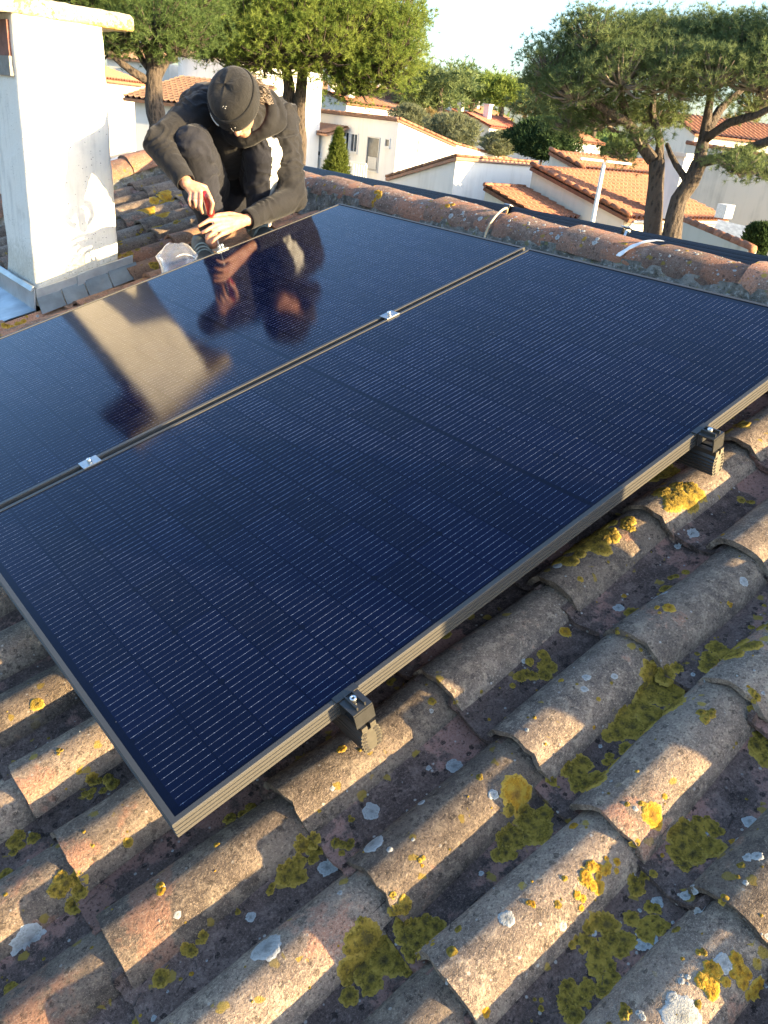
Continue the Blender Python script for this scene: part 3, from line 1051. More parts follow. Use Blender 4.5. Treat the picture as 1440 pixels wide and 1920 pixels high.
mb = MB(); mb.cbox((fx+.005, 1.145, fz-.040), .03, .012, .058, X=fs0, Z=(math.sin(SLOPE), 0, math.cos(SLOPE))); mb.build('clamp_channel', M['alu'], root)
# ------------------------------------------------------------------ the crouching man
def remesh(mb, voxel, smooth_it, name, mat, parent, post=None, factor=.5):
    me = mb.mesh(name+'_src', mat)
    o = bpy.data.objects.new(name, me); COL.objects.link(o)
    m = o.modifiers.new('r', 'REMESH'); m.mode = 'VOXEL'; m.voxel_size = voxel; m.adaptivity = 0
    if smooth_it:
        s = o.modifiers.new('s', 'SMOOTH'); s.iterations = smooth_it; s.factor = factor
    dg = bpy.context.evaluated_depsgraph_get(); dg.update()
    me2 = bpy.data.meshes.new_from_object(o.evaluated_get(dg))
    bpy.data.objects.remove(o)
    me2.name = name
    nv = len(me2.vertices)
    co = np.empty(nv*3); me2.vertices.foreach_get('co', co); co = co.reshape(-1, 3)
    no = np.empty(nv*3); me2.vertex_normals.foreach_get('vector', no); no = no.reshape(-1, 3)
    if post is not None:
        co = post(co, no)
        me2.vertices.foreach_set('co', co.ravel())
    me2.polygons.foreach_set('use_smooth', [True]*len(me2.polygons))
    me2.materials.clear(); me2.materials.append(mat)
    me2.update()
    return put(name, me2, parent)


def vnoise(co, sc, seed=0.0):
    return np.array([noise.noise(Vector((p[0]*sc+seed, p[1]*sc, p[2]*sc-seed))) for p in co])


def unit(v): v = np.asarray(v, float); return v/np.linalg.norm(v)


J = lambda px, py, y: ony((px, py), y)
hipc = np.array((1.80, 2.96, .66)); waist = np.array((1.765, 2.90, .82)); chest = np.array((1.70, 2.76, .95))
shR = J(372, 212, 2.68); elR = J(297, 270, 2.58); wrR = J(349, 343, 2.39)
shL = J(523, 222, 2.70); elL = J(549, 372, 2.47); wrL = J(464, 412, 2.37)
kneeR = J(363, 274, 2.53); ankR = J(398, 425, 2.64); hipR = np.array((1.68, 2.95, .62))
kneeL = J(493, 288, 2.55); ankL = J(486, 408, 2.64); hipL = np.array((1.93, 2.95, .645))
man = empty('person', (1.66, 2.72, .38))
tag(man, 'man in black hoodie and knit beanie crouching on the roof, screwing down a panel clamp', 'person')

# head frame: a = up through the crown, fw = face direction, rt_ = his right
ha = unit((-.70, -.36, .56)); fw = unit(np.array((-.08, -.32, -1.0))-ha*np.dot((-.08, -.32, -1.0), ha)); hr = np.cross(fw, ha)
HC = J(440, 192, 2.44)


def hl(r_, f_, u_): return HC+hr*r_+fw*f_+ha*u_


body = MB()
# trunk and limbs, thinner than the clothes
for a, b, ra, rb in ((hipc, waist, .13, .13), (waist, chest, .13, .14), (chest, chest+np.array((-.02, -.08, .06)), .12, .07),
                     (chest, shR, .10, .06), (chest, shL, .10, .06), (shR, elR, .05, .04), (shL, elL, .055, .042), (hipc, hipR, .11, .10), (hipc, hipL, .11, .10),
                     (hipR, kneeR, .08, .055), (hipL, kneeL, .08, .055), (kneeR, ankR, .05, .036), (kneeL, ankL, .05, .036), (ankR, ankR+np.array((-.03, -.05, -.06)), .035, .03), (ankL, ankL+np.array((-.0, -.05, -.06)), .035, .03)):
    body.capsule(a, b, ra, rb)
body.capsule(chest+np.array((-.02, -.08, .06)), hl(0, -.03, -.08), .062, .056)   # neck
# head
body.ball(hl(0, -.012, .004), (.076, .096, .070), 18, 12, hr, fw, ha)
body.ball(hl(0, .028, -.045), (.062, .068, .075), 16, 10, hr, fw, ha)
body.ball(hl(0, .060, -.100), (.034, .030, .026), 12, 8, hr, fw, ha)             # chin
body.capsule(hl(0, .088, -.006), hl(0, .110, -.050), .0100, .0125)                # nose
body.ball(hl(.011, .098, -.053), (.007, .010, .007), 8, 6, hr, fw, ha); body.ball(hl(-.011, .098, -.053), (.008, .010, .007), 8, 6, hr, fw, ha)
body.capsule(hl(-.040, .078, .012), hl(.040, .078, .012), .0125, .0125)           # brow
for s_ in (-1, 1):
    body.ball(hl(s_*.042, .066, -.030), (.020, .018, .016), 10, 7, hr, fw, ha)    # cheek
    body.ball(hl(s_*.078, -.012, -.022), (.010, .020, .032), 10, 8, hr, fw, ha)   # ear
    body.capsule(hl(s_*.020, .086, -.078), hl(0, .094, -.075), .006, .008)        # lips
    body.capsule(hl(s_*.018, .083, -.087), hl(0, .090, -.086), .006, .008)


def hand(wr, el, knuckles, tips, thumb, rad_s, fore):
    "palm as blended capsules from the wrist to each knuckle, fingers bent at two joints; thumb from the side near the wrist"
    body.capsule(el, wr, .042, .027)
    kn = [np.asarray(k) for k in knuckles]
    for k in kn: body.capsule(wr+(k-wr)*.12, k, .0205, .0108)
    for i in range(3): body.capsule(wr*.45+kn[i]*.55, wr*.45+kn[i+1]*.55, .0135, .0135)
    for i in range(3): body.capsule(kn[i]*.9+wr*.1, kn[i+1]*.9+wr*.1, .0100, .0100)
    for k, (mid, dip, tip), r_ in zip(kn, tips, rad_s):
        body.capsule(k, mid, r_*1.08, r_); body.capsule(mid, dip, r_, r_*.92); body.capsule(dip, tip, r_*.92, r_*.80)
        body.ball(k, r_*1.16); body.ball(mid, r_*1.08)
    t0, t1, t2 = [np.asarray(q) for q in thumb]
    body.capsule(wr*.72+t0*.28, t0, .018, .0135); body.capsule(t0, t1, .0125, .0112); body.capsule(t1, t2, .0112, .0090)


# right hand, holding the screwdriver upright: knuckles on top, fingers curling round the handle
hy = 2.365
kR = [J(358, 363, hy-.005), J(366, 361, hy-.018), J(376, 360, hy-.030), J(387, 358, hy-.038)]     # little .. index
tR = [(J(355, 375, hy-.030), J(357, 384, hy-.028), J(362, 390, hy-.008)),
      (J(365, 376, hy-.048), J(367, 387, hy-.046), J(372, 393, hy-.020)),
      (J(376, 377, hy-.062), J(376, 389, hy-.062), J(379, 399, hy-.036)),
      (J(394, 370, hy-.066), J(399, 382, hy-.070), J(395, 400, hy-.060))]
hand(wrR, elR, kR, tR, (J(384, 352, hy+.015), J(394, 372, hy+.002), J(391, 391, hy-.012)), (.0080, .0088, .0092, .0092), None)
# left hand, back of the hand up, fingers reaching down to the clamp
hz = 2.335
kL = [J(416, 439, hz-.022), J(410, 430, hz-.030), J(407, 421, hz-.030), J(405, 411, hz-.016)]
tL = [(J(407, 445, hz-.034), J(401, 450, hz-.034), J(397, 455, hz-.026)),
      (J(399, 437, hz-.044), J(392, 443, hz-.042), J(387, 447, hz-.032)),
      (J(394, 428, hz-.046), J(386, 433, hz-.044), J(379, 436, hz-.034)),
      (J(390, 414, hz-.026), J(381, 419, hz-.026), J(373, 424, hz-.020))]
hand(wrL, elL, kL, tL, (J(430, 402, hz+.030), J(408, 404, hz+.040), J(392, 412, hz+.036)), (.0078, .0086, .0090, .0090), None)


def post_body(co, no):
    return co+no*(vnoise(co, 130)*.0006)[:, None]


body_o = remesh(body, .0034, 5, 'body', M['skin'], man, post_body, .5)
# nails
mb = MB()
# eyes (mostly hidden under the brim)
for s_ in (-1, 1):
    e = MB().ball(hl(s_*.030, .074, -.008), .011, 12, 8); e.build('eye', M['white_paint'], man)


def folds(co, no, sets, base=.0030, fine=.0006):
    d = vnoise(co, 6)*base*1.6+vnoise(co, 17, 4.)*base+vnoise(co, 45, 9.)*fine
    w1 = vnoise(co, 8, 21.); w2 = vnoise(co, 22, 33.); wm = np.clip(vnoise(co, 11, 55.)*1.6+.65, 0, 1.3)
    for (c, ax, lam, amp, r_) in sets:
        c = np.asarray(c, float); ax = unit(ax)
        q = co-c
        g_ = np.exp(-(q*q).sum(1)/(r_*r_))
        ph = (q@ax)/(lam*1.5)+w1*1.9+w2*.5
        rd = np.cos(2*np.pi*ph)*.75+.25*np.cos(4*np.pi*ph)
        d += amp*1.6*g_*rd*wm
    return co+no*d[:, None]


def cuff(co, c, ax, r_, flare=1.0):
    ax = unit(ax); q = co-c; t_ = q@ax
    near = ((q*q).sum(1) < r_*r_) & (t_ > 0)
    co = co.copy(); co[near] -= np.outer(t_[near], ax)
    return co


hood = MB()
for a, b, ra, rb in ((hipc+np.array((0, .0, .03)), waist, .175, .175), (waist, chest, .175, .165),
                     (chest+np.array((-.13, 0, 0)), chest+np.array((.15, -.01, 0)), .135, .135),
                     (chest+np.array((-.10, -.03, -.01)), shR, .115, .083), (chest+np.array((.11, -.02, -.01)), shL, .120, .088),
                     (shR, elR, .083, .060), (elR, wrR, .060, .041), (shL, elL, .088, .066), (elL, wrL, .064, .042),
                     (waist+np.array((-.06, -.10, -.04)), chest+np.array((-.06, -.08, -.04)), .10, .12)):
    hood.capsule(a, b, ra, rb)
nb = chest+np.array((-.035, -.11, .055))
nc = hl(.0, -.035, -.075)
for i in range(18):                       # bunched hood round the neck
    a0 = 2*math.pi*i/18; a1 = 2*math.pi*(i+1)/18
    f = lambda a: nc+hr*.112*math.sin(a)-fw*(.105 if math.cos(a) > 0 else .080)*math.cos(a)-ha*(.050-.035*math.cos(a)-.010*math.sin(2*a+.5))
    rr = .024+.010*max(0, math.cos(a0))+.006*math.sin(3*a0+1)
    hood.capsule(f(a0), f(a1), rr, rr, 10, 3)
    f2 = lambda a: nc+hr*.130*math.sin(a)-fw*(.135 if math.cos(a) > 0 else .075)*math.cos(a)-ha*(.095-.01*math.cos(a)+.014*math.sin(3*a))
    hood.capsule(f2(a0), f2(a1), .030, .030, 10, 3)
hs = [(shL*.6+elL*.4, unit(elL-shL)+np.array((.3, 0, .3)), .045, .0065, .17), (elL, unit(wrL-elL)*.6+unit(shL-elL)*.6, .030, .0065, .10), (shL, (.5, .2, -.7), .05, .008, .13),
      (elR, unit(wrR-elR)*.8+unit(shR-elR)*.3, .028, .005, .11), (shR, (.7, .1, .5), .05, .008, .14), (wrR*.7+elR*.3, wrR-elR, .026, .0025, .07),
      (wrL*.7+elL*.3, wrL-elL, .028, .0030, .09), (chest+np.array((.10, -.10, .0)), (.8, 0, .5), .045, .008, .16), (waist, (0, .2, 1), .05, .008, .2)]


def post_hood(co, no):
    co = folds(co, no, hs)
    co = cuff(co, wrR-unit(wrR-elR)*.010, wrR-elR, .075)
    co = cuff(co, wrL-unit(wrL-elL)*.004, wrL-elL, .075)
    return co


remesh(hood, .0075, 4, 'hoodie', M['hoodie'], man, post_hood)
def cuff_ring(c, ax, r_, name):
    ax = unit(ax); e1 = unit(np.cross(ax, (.3, .2, 1))); e2 = np.cross(ax, e1); mb = MB(); P = []
    for k, (t_, q) in enumerate(((-.040, .98), (-.034, 1.05), (-.004, 1.03), (.004, .99), (.005, .90), (-.02, .88))):
        P.append([np.asarray(c)+ax*t_+(e1*math.cos(a)+e2*math.sin(a))*r_*q*(1+.018*(1 if i % 2 else -1)) for i, a in enumerate(np.linspace(0, 2*math.pi, 61)[:-1])])
    mb.grid(P, True, closed=True); return mb.build(name, M['hoodie'], man)


cuff_ring(wrR-unit(wrR-elR)*.006, wrR-elR, .041, 'cuff')
cuff_ring(wrL-unit(wrL-elL)*.000, wrL-elL, .042, 'cuff')
tr = MB()
for a, b, ra, rb in ((hipc+np.array((0, 0, .06)), hipc-np.array((0, 0, .05)), .17, .155), (hipc, hipR, .145, .13), (hipc, hipL, .145, .13),
                     (hipR, kneeR, .120, .084), (hipL, kneeL, .122, .086), (kneeR, ankR, .080, .062), (kneeL, ankL, .080, .064)):
    tr.capsule(a, b, ra, rb)
ts = [(kneeR, (.2, -.3, 1), .035, .005, .12), (kneeL, (.3, -.3, 1), .035, .005, .12), (kneeL*.5+ankL*.5, (.5, 0, 1), .05, .006, .14), (kneeR*.5+ankR*.5, (-.5, .2, 1), .045, .007, .16),
      (ankR, (0, .2, 1), .03, .006, .1), (ankL, (0, .2, 1), .03, .006, .1), (hipR*.5+kneeR*.5, kneeR-hipR, .05, .006, .15), (hipL*.5+kneeL*.5, kneeL-hipL, .05, .006, .15)]


def post_tr(co, no):
    co = folds(co, no, ts)
    co = cuff(co, ankR+unit(ankR-kneeR)*.03, ankR-kneeR, .09)
    return cuff(co, ankL+unit(ankL-kneeL)*.03, ankL-kneeL, .09)


trous = remesh(tr, .0075, 4, 'trousers', M['trousers'], man, post_tr)
# pale panel sewn on the left knee and shin
sh = unit(ankL-kneeL); sx = unit(np.cross(sh, (0, 1, 0.0))); sx = sx if sx[0] > 0 else -sx; sy = np.cross(sh, sx); sy = sy if sy[1] < 0 else -sy
mb = MB(); me = trous.data; vm = {}
for p_ in me.polygons:
    c = np.array(p_.center); q = c-kneeL; t_ = q@sh
    side = q@sx; front = q@sy
    if not (-.16 < t_ < .33): continue
    lim0, lim1 = (-.004+.05*max(0, t_), .074-.03*max(0, t_)) if t_ > 0 else (-.004, .076+.1*min(0, t_))
    if front > .010 and lim0 < side < lim1 and (t_ > -.088):
        idx = []
        for vi in p_.vertices:
            if vi not in vm:
                vm[vi] = len(mb.v); v_ = me.vertices[vi]; mb.v.append(tuple(v_.co+v_.normal*.0016))
            idx.append(vm[vi])
        mb.f.append(tuple(idx)); mb.s.append(True)
mb.build('knee_panel', M['panel_cloth'], man)

# beanie: ribbed turn-up and rounded crown
def ring(r_, f_, u_, cnt, rib=0.0, sq=1.0):
    out = []
    for i in range(cnt):
        a = 2*math.pi*i/cnt
        k = 1+(rib*(1 if i % 2 else -1))
        out.append(hl(r_*k*math.cos(a), -.010+f_*k*math.sin(a), u_-.014*max(0, math.sin(a))*sq-.004*math.sin(a)))
    return out


mb = MB()
N = 150
mb.grid([ring(.098, .115, -.016, N, 0), ring(.104, .121, -.021, N, .006), ring(.109, .126, -.010, N, .011), ring(.1105, .127, .012, N, .012), ring(.1095, .1255, .036, N, .011), ring(.105, .121, .046, N, .006), ring(.099, .115, .043, N, 0)], True, closed=True)
mb.build('turn_up', M['beanie'], man)
mb = MB(); P = []
for i in range(13):
    f = i/12
    an = f*math.pi/2
    rr = math.cos(an)**.62 if i < 12 else .01
    P.append(ring(.1015*max(rr, .01), .1175*max(rr, .01), .030+.068*math.sin(an)**.92, N, .0045*(1-f*.7), 1-f))
for i, row in enumerate(P):
    for k, p_ in enumerate(row):
        a = 2*math.pi*k/N
        dent = .007*max(0, (i/12-.35))*abs(math.sin(a*2+.4))          # seam gathers towards the crown
        row[k] = p_-ha*dent+ha*.003*noise.noise(Vector(p_*25))
mb.grid(P, True, closed=True)
mb.build('crown_knit', M['beanie'], man)
mb = MB()
lp = [hl(.1135*math.cos(a), -.010+.130*math.sin(a), .010-.022*math.sin(a)) for a in np.linspace(.35, .95, 8)]
mb.tube(lp, .0032, 6); mb.build('piping', M['panel_cloth'], man)
mb = MB()
for k in range(9):
    a = -2.0+random.uniform(-.12, .12) if 0 else 1.62+random.uniform(-.10, .10)
    p_ = hl(.1125*math.cos(a), -.010+.130*math.sin(a), random.uniform(-.022, .012))
    if k < 5:
        p_ = hl(.085*math.cos(a), -.010+.100*math.sin(a), .081+random.uniform(-.006, .010))
    mb.ball(p_, random.uniform(.0008, .0019), 6, 4)
mb.build('paint_specks', M['white_paint'], man)

# hair: curls spilling out at the back and over the ear
mb = MB(); rh = random.Random(3)
for k in range(800):
    a = rh.uniform(math.pi*1.05, math.pi*1.98)
    base = hl(.090*math.cos(a), -.012+.108*math.sin(a), -.018+rh.uniform(-.045, .006))
    out = unit(hr*math.cos(a)+fw*math.sin(a)*1.0-ha*rh.uniform(.2, .9)+np.array((0, 0, .15)))
    L = rh.uniform(.035, .078); ph = rh.uniform(0, 6.28); cr = rh.uniform(.005, .010)
    s1 = unit(np.cross(out, ha)); s2 = np.cross(out, s1)
    pts = []
    for i in range(7):
        f = i/6
        an = ph+f*6.5
        pts.append(base+out*L*f*(1-.25*f)+(s1*math.cos(an)+s2*math.sin(an))*cr*min(1, f*3))
    mb.tube(pts, [.0026*(1-.5*i/6) for i in range(7)], 3, False)
mb.build('hair', M['hair'], man)

# trainers
def shoe(heel, toe, name):
    d = toe-heel; L = np.linalg.norm(d); d = d/L
    up_ = unit(np.array((-math.sin(SLOPE)*.5, 0, 1))-d*np.dot(np.array((-math.sin(SLOPE)*.5, 0, 1)), d)); sd_ = np.cross(d, up_)
    at = lambda f, s_, h: heel+d*L*f+sd_*s_+up_*h
    prof = [(-.02, .020, .050, .02), (.02, .032, .075, 0), (.15, .037, .098, 0), (.32, .038, .098, 0), (.45, .041, .078, 0), (.62, .048, .060, 0), (.78, .049, .050, 0), (.90, .041, .042, .002), (.98, .024, .030, .006), (1.0, .006, .016, .009)]
    mb = MB(); P = []
    for f, w, h, lo in prof:
        P.append([at(f, w*math.copysign(abs(math.cos(a))**.7, math.cos(a)), .018+lo+max(0, (h-.018-lo))*max(0, math.sin(a))**.8 if math.sin(a) >= 0 else .018+lo) for a in np.linspace(0, 2*math.pi, 25)[:-1]])
    mb.grid(P, True, closed=True); nn = 24
    mb.f.append(tuple(range(nn))[::-1]); mb.s.append(False)
    root = mb.build(name, M['shoe'], man)
    mb = MB(); P = []
    for f, w, h, lo in prof:
        P.append([at(f, (w+.004)*math.copysign(abs(math.cos(a))**.6, math.cos(a)), lo+.011+.012*math.copysign(abs(math.sin(a))**.5, math.sin(a))) for a in np.linspace(0, 2*math.pi, 21)[:-1]])
    mb.grid(P, True, closed=True)
    mb.f.append(tuple(range(20))[::-1]); mb.s.append(False)
    o = put('sole', mb.mesh('sole', M['sole']), root)
    mb = MB()
    for f in (.45, .56, .66):
        mb.tube([at(f+.02, s_, .018+(.082-.055*f)*(1-(abs(s_)/.048)**2.4)+.008) for s_ in np.linspace(-.034, .034, 9)], .0035, 5)
    put('lace', mb.mesh('lace', M['shoe_teal']), root)
    mb = MB()
    for sg in (-1, 1):
        for ff in (.35, .66):
            mb.tube([at(ff, sg*.0485, .028), at(ff+.05, sg*.046, .042), at(ff+.04, sg*.034, .058)], .0055, 5)
    mb.tube([at(.88, s_, .040-.25*s_*s_*8) for s_ in np.linspace(-.034, .034, 7)], .006, 5)
    put('trim', mb.mesh('trim', M['shoe_teal']), root)


def rcz(p, add=0.0):
    return np.array((p[0], p[1], rz(p[0], -.124)+add))


shoe(rcz((1.50, 2.715)), rcz((1.41, 2.445)), 'shoe')
shoe(rcz((1.80, 2.72)), rcz((1.725, 2.445)), 'shoe')

# screwdriver in the right hand
tip = uv(1.453, VE+.017, .014); topp = J(385, 363, hy-.034)
ax = unit(topp-tip)
mb = MB(); Ls = np.linalg.norm(topp-tip)
P = []
for s_, r_ in ((0, .012), (.004, .0165), (.03, .0175), (.06, .0155), (.085, .0165), (.10, .012), (.105, .008)):
    c = topp+ax*.012-ax*s_
    e1 = unit(np.cross(ax, (1, 0, 0))); e2 = np.cross(ax, e1)
    P.append([c+(e1*math.cos(a)+e2*math.sin(a))*r_*(1+.07*math.cos(6*a)) for a in np.linspace(0, 2*math.pi, 25)[:-1]])
drv = empty('screwdriver', tip); tag(drv, 'screwdriver with a red handle held upright in the man\'s right hand', 'screwdriver')
mb.grid(P, True, closed=True); mb.f.append(tuple(range(24))[::-1]); mb.s.append(False)
mb.build('handle', M['red'], drv)
MB().tube([topp-ax*.09, tip], [.0035, .0032], 8).build('shaft', M['steel'], drv)

# crumpled clear bag lying against the panel edge
bagc = J(340, 480, 2.42)
mb = MB(); rb = random.Random(8)
bb = rcz((1.235, 2.40), .008)
e1 = unit(np.array((.735, -.60, .10))); e2 = unit(np.array((.10, .28, .93))); e3 = np.cross(e1, e2)
P = []
W_ = [(-.02, .060), (.02, .066), (.05, .068), (.08, .072), (.105, .080), (.125, .088), (.140, .074), (.155, .060), (.170, .046), (.178, .030)]
for i, (h, w) in enumerate(W_):
    row = []
    for k in range(44):
        a = 2*math.pi*k/44
        th = (.030+.012*math.sin(h*30))*(1-.6*max(0, (h-.1)/.08))
        q = bb+e1*w*math.cos(a)+e2*h+e3*th*math.sin(a)
        cr = noise.noise(Vector((a*2.2, h*16, 3)))*.010+abs(noise.noise(Vector((a*5.5, h*9, 7))))*.011+noise.noise(Vector((a*11, h*40, 1)))*.003
        q = q+(e1*math.cos(a)*.6+e3*math.sin(a))*cr+e2*.006*noise.noise(Vector((a*3, h*20, 5)))
        row.append(q)
    P.append(row)
mb.grid(P, True, closed=True)
bag = empty('plastic_bag', bb); tag(bag, 'crumpled clear plastic bag propped between the tiles and the panel edge', 'bag')
mb.build('pouch', M['poly'], bag)
mb = MB()
zl = [bb+e1*w_+e2*(.118+.012*math.sin(w_*40))+e3*(.020+.006*math.sin(w_*90)) for w_ in np.linspace(.0, .085, 10)]
mb.tube(zl, .0022, 5); mb.build('zip_strip', M['white_paint'], bag)
# ------------------------------------------------------------------ neighbouring houses
def tiled(a, b, c, d, mat, parent, name='roof_tiles', wave=.26, row=.38, amp=.06):
    "corrugated tile field: a-b eave, d-c top edge (a below d)"
    a, b, c, d = [np.asarray(p, float) for p in (a, b, c, d)]
    nw = max(2, int(np.linalg.norm(b-a)/wave)); nr = max(1, int(np.linalg.norm(d-a)/row))
    n_ = unit(np.cross(b-a, d-a)); n_ = n_ if n_[2] > 0 else -n_
    P = []
    for r_ in range(nr):
        for e in (0, .97):
            f = (r_+e)/nr
            rowp = []
            for j in range(nw*6+1):
                g_ = j/(nw*6)
                q = (a*(1-g_)+b*g_)*(1-f)+(d*(1-g_)+c*g_)*f
                h = amp*math.cos(2*math.pi*j/6+.3)+.02+.045*(1-e)+.008*noise.noise(Vector((j*.35, r_*1.7, a[0])))
                rowp.append(q+n_*h)
            P.append(rowp)
    mb = MB(); mb.grid(P, True)
    o = mb.build(name, mat, parent)
    mb = MB(); mb.prism([a-n_*.02, b-n_*.02, c-n_*.02, d-n_*.02], -n_*.12); mb.build('roof_slab', mat, parent)
    return o


def edge_tiles(p, q, mat, parent, r_=.11, name='edge_tile', step=.42):
    "a row of overlapping half-round tiles along an edge, one mesh per tile when near enough"
    p = np.asarray(p, float); q = np.asarray(q, float); L = np.linalg.norm(q-p); n_ = max(1, int(L/step)); d = (q-p)/n_
    me = None
    for i in range(n_):
        mb = MB(); mb.tube([p+d*i, p+d*(i+1.06)], [r_*.75, r_*.64], 8)
        mb.build(name, mat, parent)


def window(parent, ax, val, p0, p1, frame=M['window_frame'], pane=M['dark_glass'], out=-1, bars=1, name='window', scale=None):
    "a framed window on the plane ax = val between two picture corners"
    A = onax(p0, ax, val); B = onax(p1, ax, val)
    o_ = 1-ax
    lo, hi = sorted((A[o_], B[o_])); zl, zh = sorted((A[2], B[2]))
    def P(h, z, dep):
        q = np.zeros(3); q[o_] = h; q[ax] = val+out*dep; q[2] = z; return q
    t_ = min(.07, (hi-lo)*.14)
    mb = MB()
    D = P(0, 0, .06)-P(0, 0, -.03)
    for (a, b, c, d) in ((lo, hi, zl, zl+t_), (lo, hi, zh-t_, zh), (lo, lo+t_, zl+t_, zh-t_), (hi-t_, hi, zl+t_, zh-t_)):
        mb.box(P(a, c, -.03), P(b, c, -.03)-P(a, c, -.03), D, P(a, d, -.03)-P(a, c, -.03))
    for i in range(bars):
        m_ = lo+(hi-lo)*(i+1)/(bars+1)
        mb.box(P(m_-t_*.3, zl+t_, -.02), P(m_+t_*.3, zl+t_, -.02)-P(m_-t_*.3, zl+t_, -.02), P(0, 0, .045)-P(0, 0, -.02), P(0, zh-t_, 0)-P(0, zl+t_, 0))
    f = mb.build(name, frame, parent)
    mb = MB(); mb.box(P(lo+t_, zl+t_, -.01), P(hi-t_, 0, 0)-P(lo+t_, 0, 0), P(0, 0, .012)-P(0, 0, 0), P(0, zh-t_, 0)-P(0, zl+t_, 0))
    put('pane', mb.mesh('pane', pane), f)
    mb = MB(); mb.box(P(lo-.05, zl-.07, -.02), P(hi+.05, 0, 0)-P(lo-.05, 0, 0), P(0, 0, .14)-P(0, 0, 0), P(0, .06, 0)-P(0, 0, 0))
    put('sill', mb.mesh('sill', M['window_frame']), f)
    return f


def root_at(name, p, label, cat, group=None):
    r_ = empty(name, (p[0], p[1], ground_z(p[0], p[1]))); tag(r_, label, cat, group); return r_


GR = 'white rendered houses of the neighbourhood'
# --- house A, with the terrace door
A = far((748, 226), 56)
yA = onx((540, 192), A[0])[1]
hA = root_at('house', A, 'white house with a terrace door and two tall narrow windows in its shaded side', 'house', GR)
g0 = A[2]; g1 = ony((850, 272), A[1]); g2 = ony((962, 301), A[1])
zg = ground_z(A[0], A[1])-.5
mb = MB(); mb.prism([(A[0], A[1], A[2]), (g1[0], A[1], g1[2]), (g1[0], A[1], zg), (A[0], A[1], zg)], (0, yA-A[1], 0)); mb.build('wall', M['wall_white'], hA)
mb = MB(); mb.prism([(g1[0]+.003, A[1]+.01, g1[2]+.04), (g2[0], A[1]+.01, g2[2]), (g2[0], A[1]+.01, zg), (g1[0]+.003, A[1]+.01, zg)], (0, 5, 0)); mb.build('garden_wall', M['wall_white'], hA)
tiled((g1[0]+.2, A[1]-.12, g1[2]+.03), (g1[0]+.2, yA, g1[2]+.03), (A[0]-.2, yA, A[2]+.10), (A[0]-.2, A[1]-.12, A[2]+.10), M['roof_brown'], hA, wave=.30)
edge_tiles((A[0]-.16, A[1]-.1, A[2]+.12), (A[0]-.16, yA, A[2]+.12), M['roof_brown'], hA, .10, step=.6)
edge_tiles((A[0]-.1, A[1]-.14, A[2]+.14), (g1[0]+.2, A[1]-.14, g1[2]+.10), M['roof_orange'], hA, .11, step=.5)
edge_tiles((g1[0]+.3, A[1]+.1, g1[2]+.12), (g2[0], A[1]+.1, g2[2]+.08), M['roof_orange'], hA, .12, step=.5)
window(hA, 0, A[0], (643, 246), (654, 284)); window(hA, 0, A[0], (659, 249), (670, 287)); window(hA, 0, A[0], (723, 259), (731, 277), bars=0)
window(hA, 0, A[0], (564, 216), (573, 231))
window(hA, 1, A[1], (773, 260), (783, 296), M['window_frame'], M['glass_block'], -1, 1)
d_ = window(hA, 0, A[0], (690, 255), (708, 322), M['shutter'], M['dark_glass'], -1, 0, 'door')
pa = onx((690, 292), A[0]); pb = onx((708, 322), A[0])
mb = MB(); mb.box((A[0]-.09, min(pa[1], pb[1])+.12, pb[2]+.1), (.05, 0, 0), (0, abs(pa[1]-pb[1])-.24, 0), (0, 0, (pa[2]-pb[2])*.85)); put('door_panel', mb.mesh('door_panel', M['shutter']), d_)
# balustrade
ba = onx((650, 300), A[0]-1.2); bb_ = onx((686, 318), A[0]-1.2)
for i in range(9):
    y = ba[1]+(bb_[1]-ba[1])*i/8
    mb = MB(); mb.cbox((A[0]-1.2, y, ba[2]-.75), .05, .16, 1.3); mb.build('baluster', M['wall_white'], hA)
mb = MB(); mb.box((A[0]-1.25, ba[1], ba[2]-.12), (.09, 0, 0), (0, bb_[1]-ba[1], 0), (0, 0, .12)); mb.build('handrail', M['wall_white'], hA)
mb = MB(); mb.box((A[0]-1.3, ba[1]+.4, zg), (1.29, 0, 0), (0, bb_[1]-ba[1]-1.4, 0), (0, 0, ba[2]-1.4-zg)); mb.build('terrace', M['wall_white'], hA)
p_ = onx((568, 578/2), A[0]-2)
# low shed in front of house A
S_ = onx((621, 250), A[0]-1.4); s1 = onx((556, 266), A[0]-1.4)
sh_ = root_at('shed', S_, 'low white lean-to with a brown tiled roof behind the man\'s shoulder', 'shed')
mb = MB(); mb.prism([(S_[0], S_[1], S_[2]-.12), (S_[0], s1[1], S_[2]-.12), (S_[0], s1[1], zg), (S_[0], S_[1], zg)], (1.3, 0, 0)); mb.build('wall', M['wall_white'], sh_)
tiled((S_[0]-.5, S_[1]-.2, S_[2]-.06), (S_[0]-.5, s1[1], S_[2]-.06), (S_[0]+1.3, s1[1], S_[2]+.50), (S_[0]+1.3, S_[1]-.2, S_[2]+.50), M['roof_brown'], sh_, wave=.3)
window(sh_, 0, S_[0], (594, 281), (602, 294), bars=0)

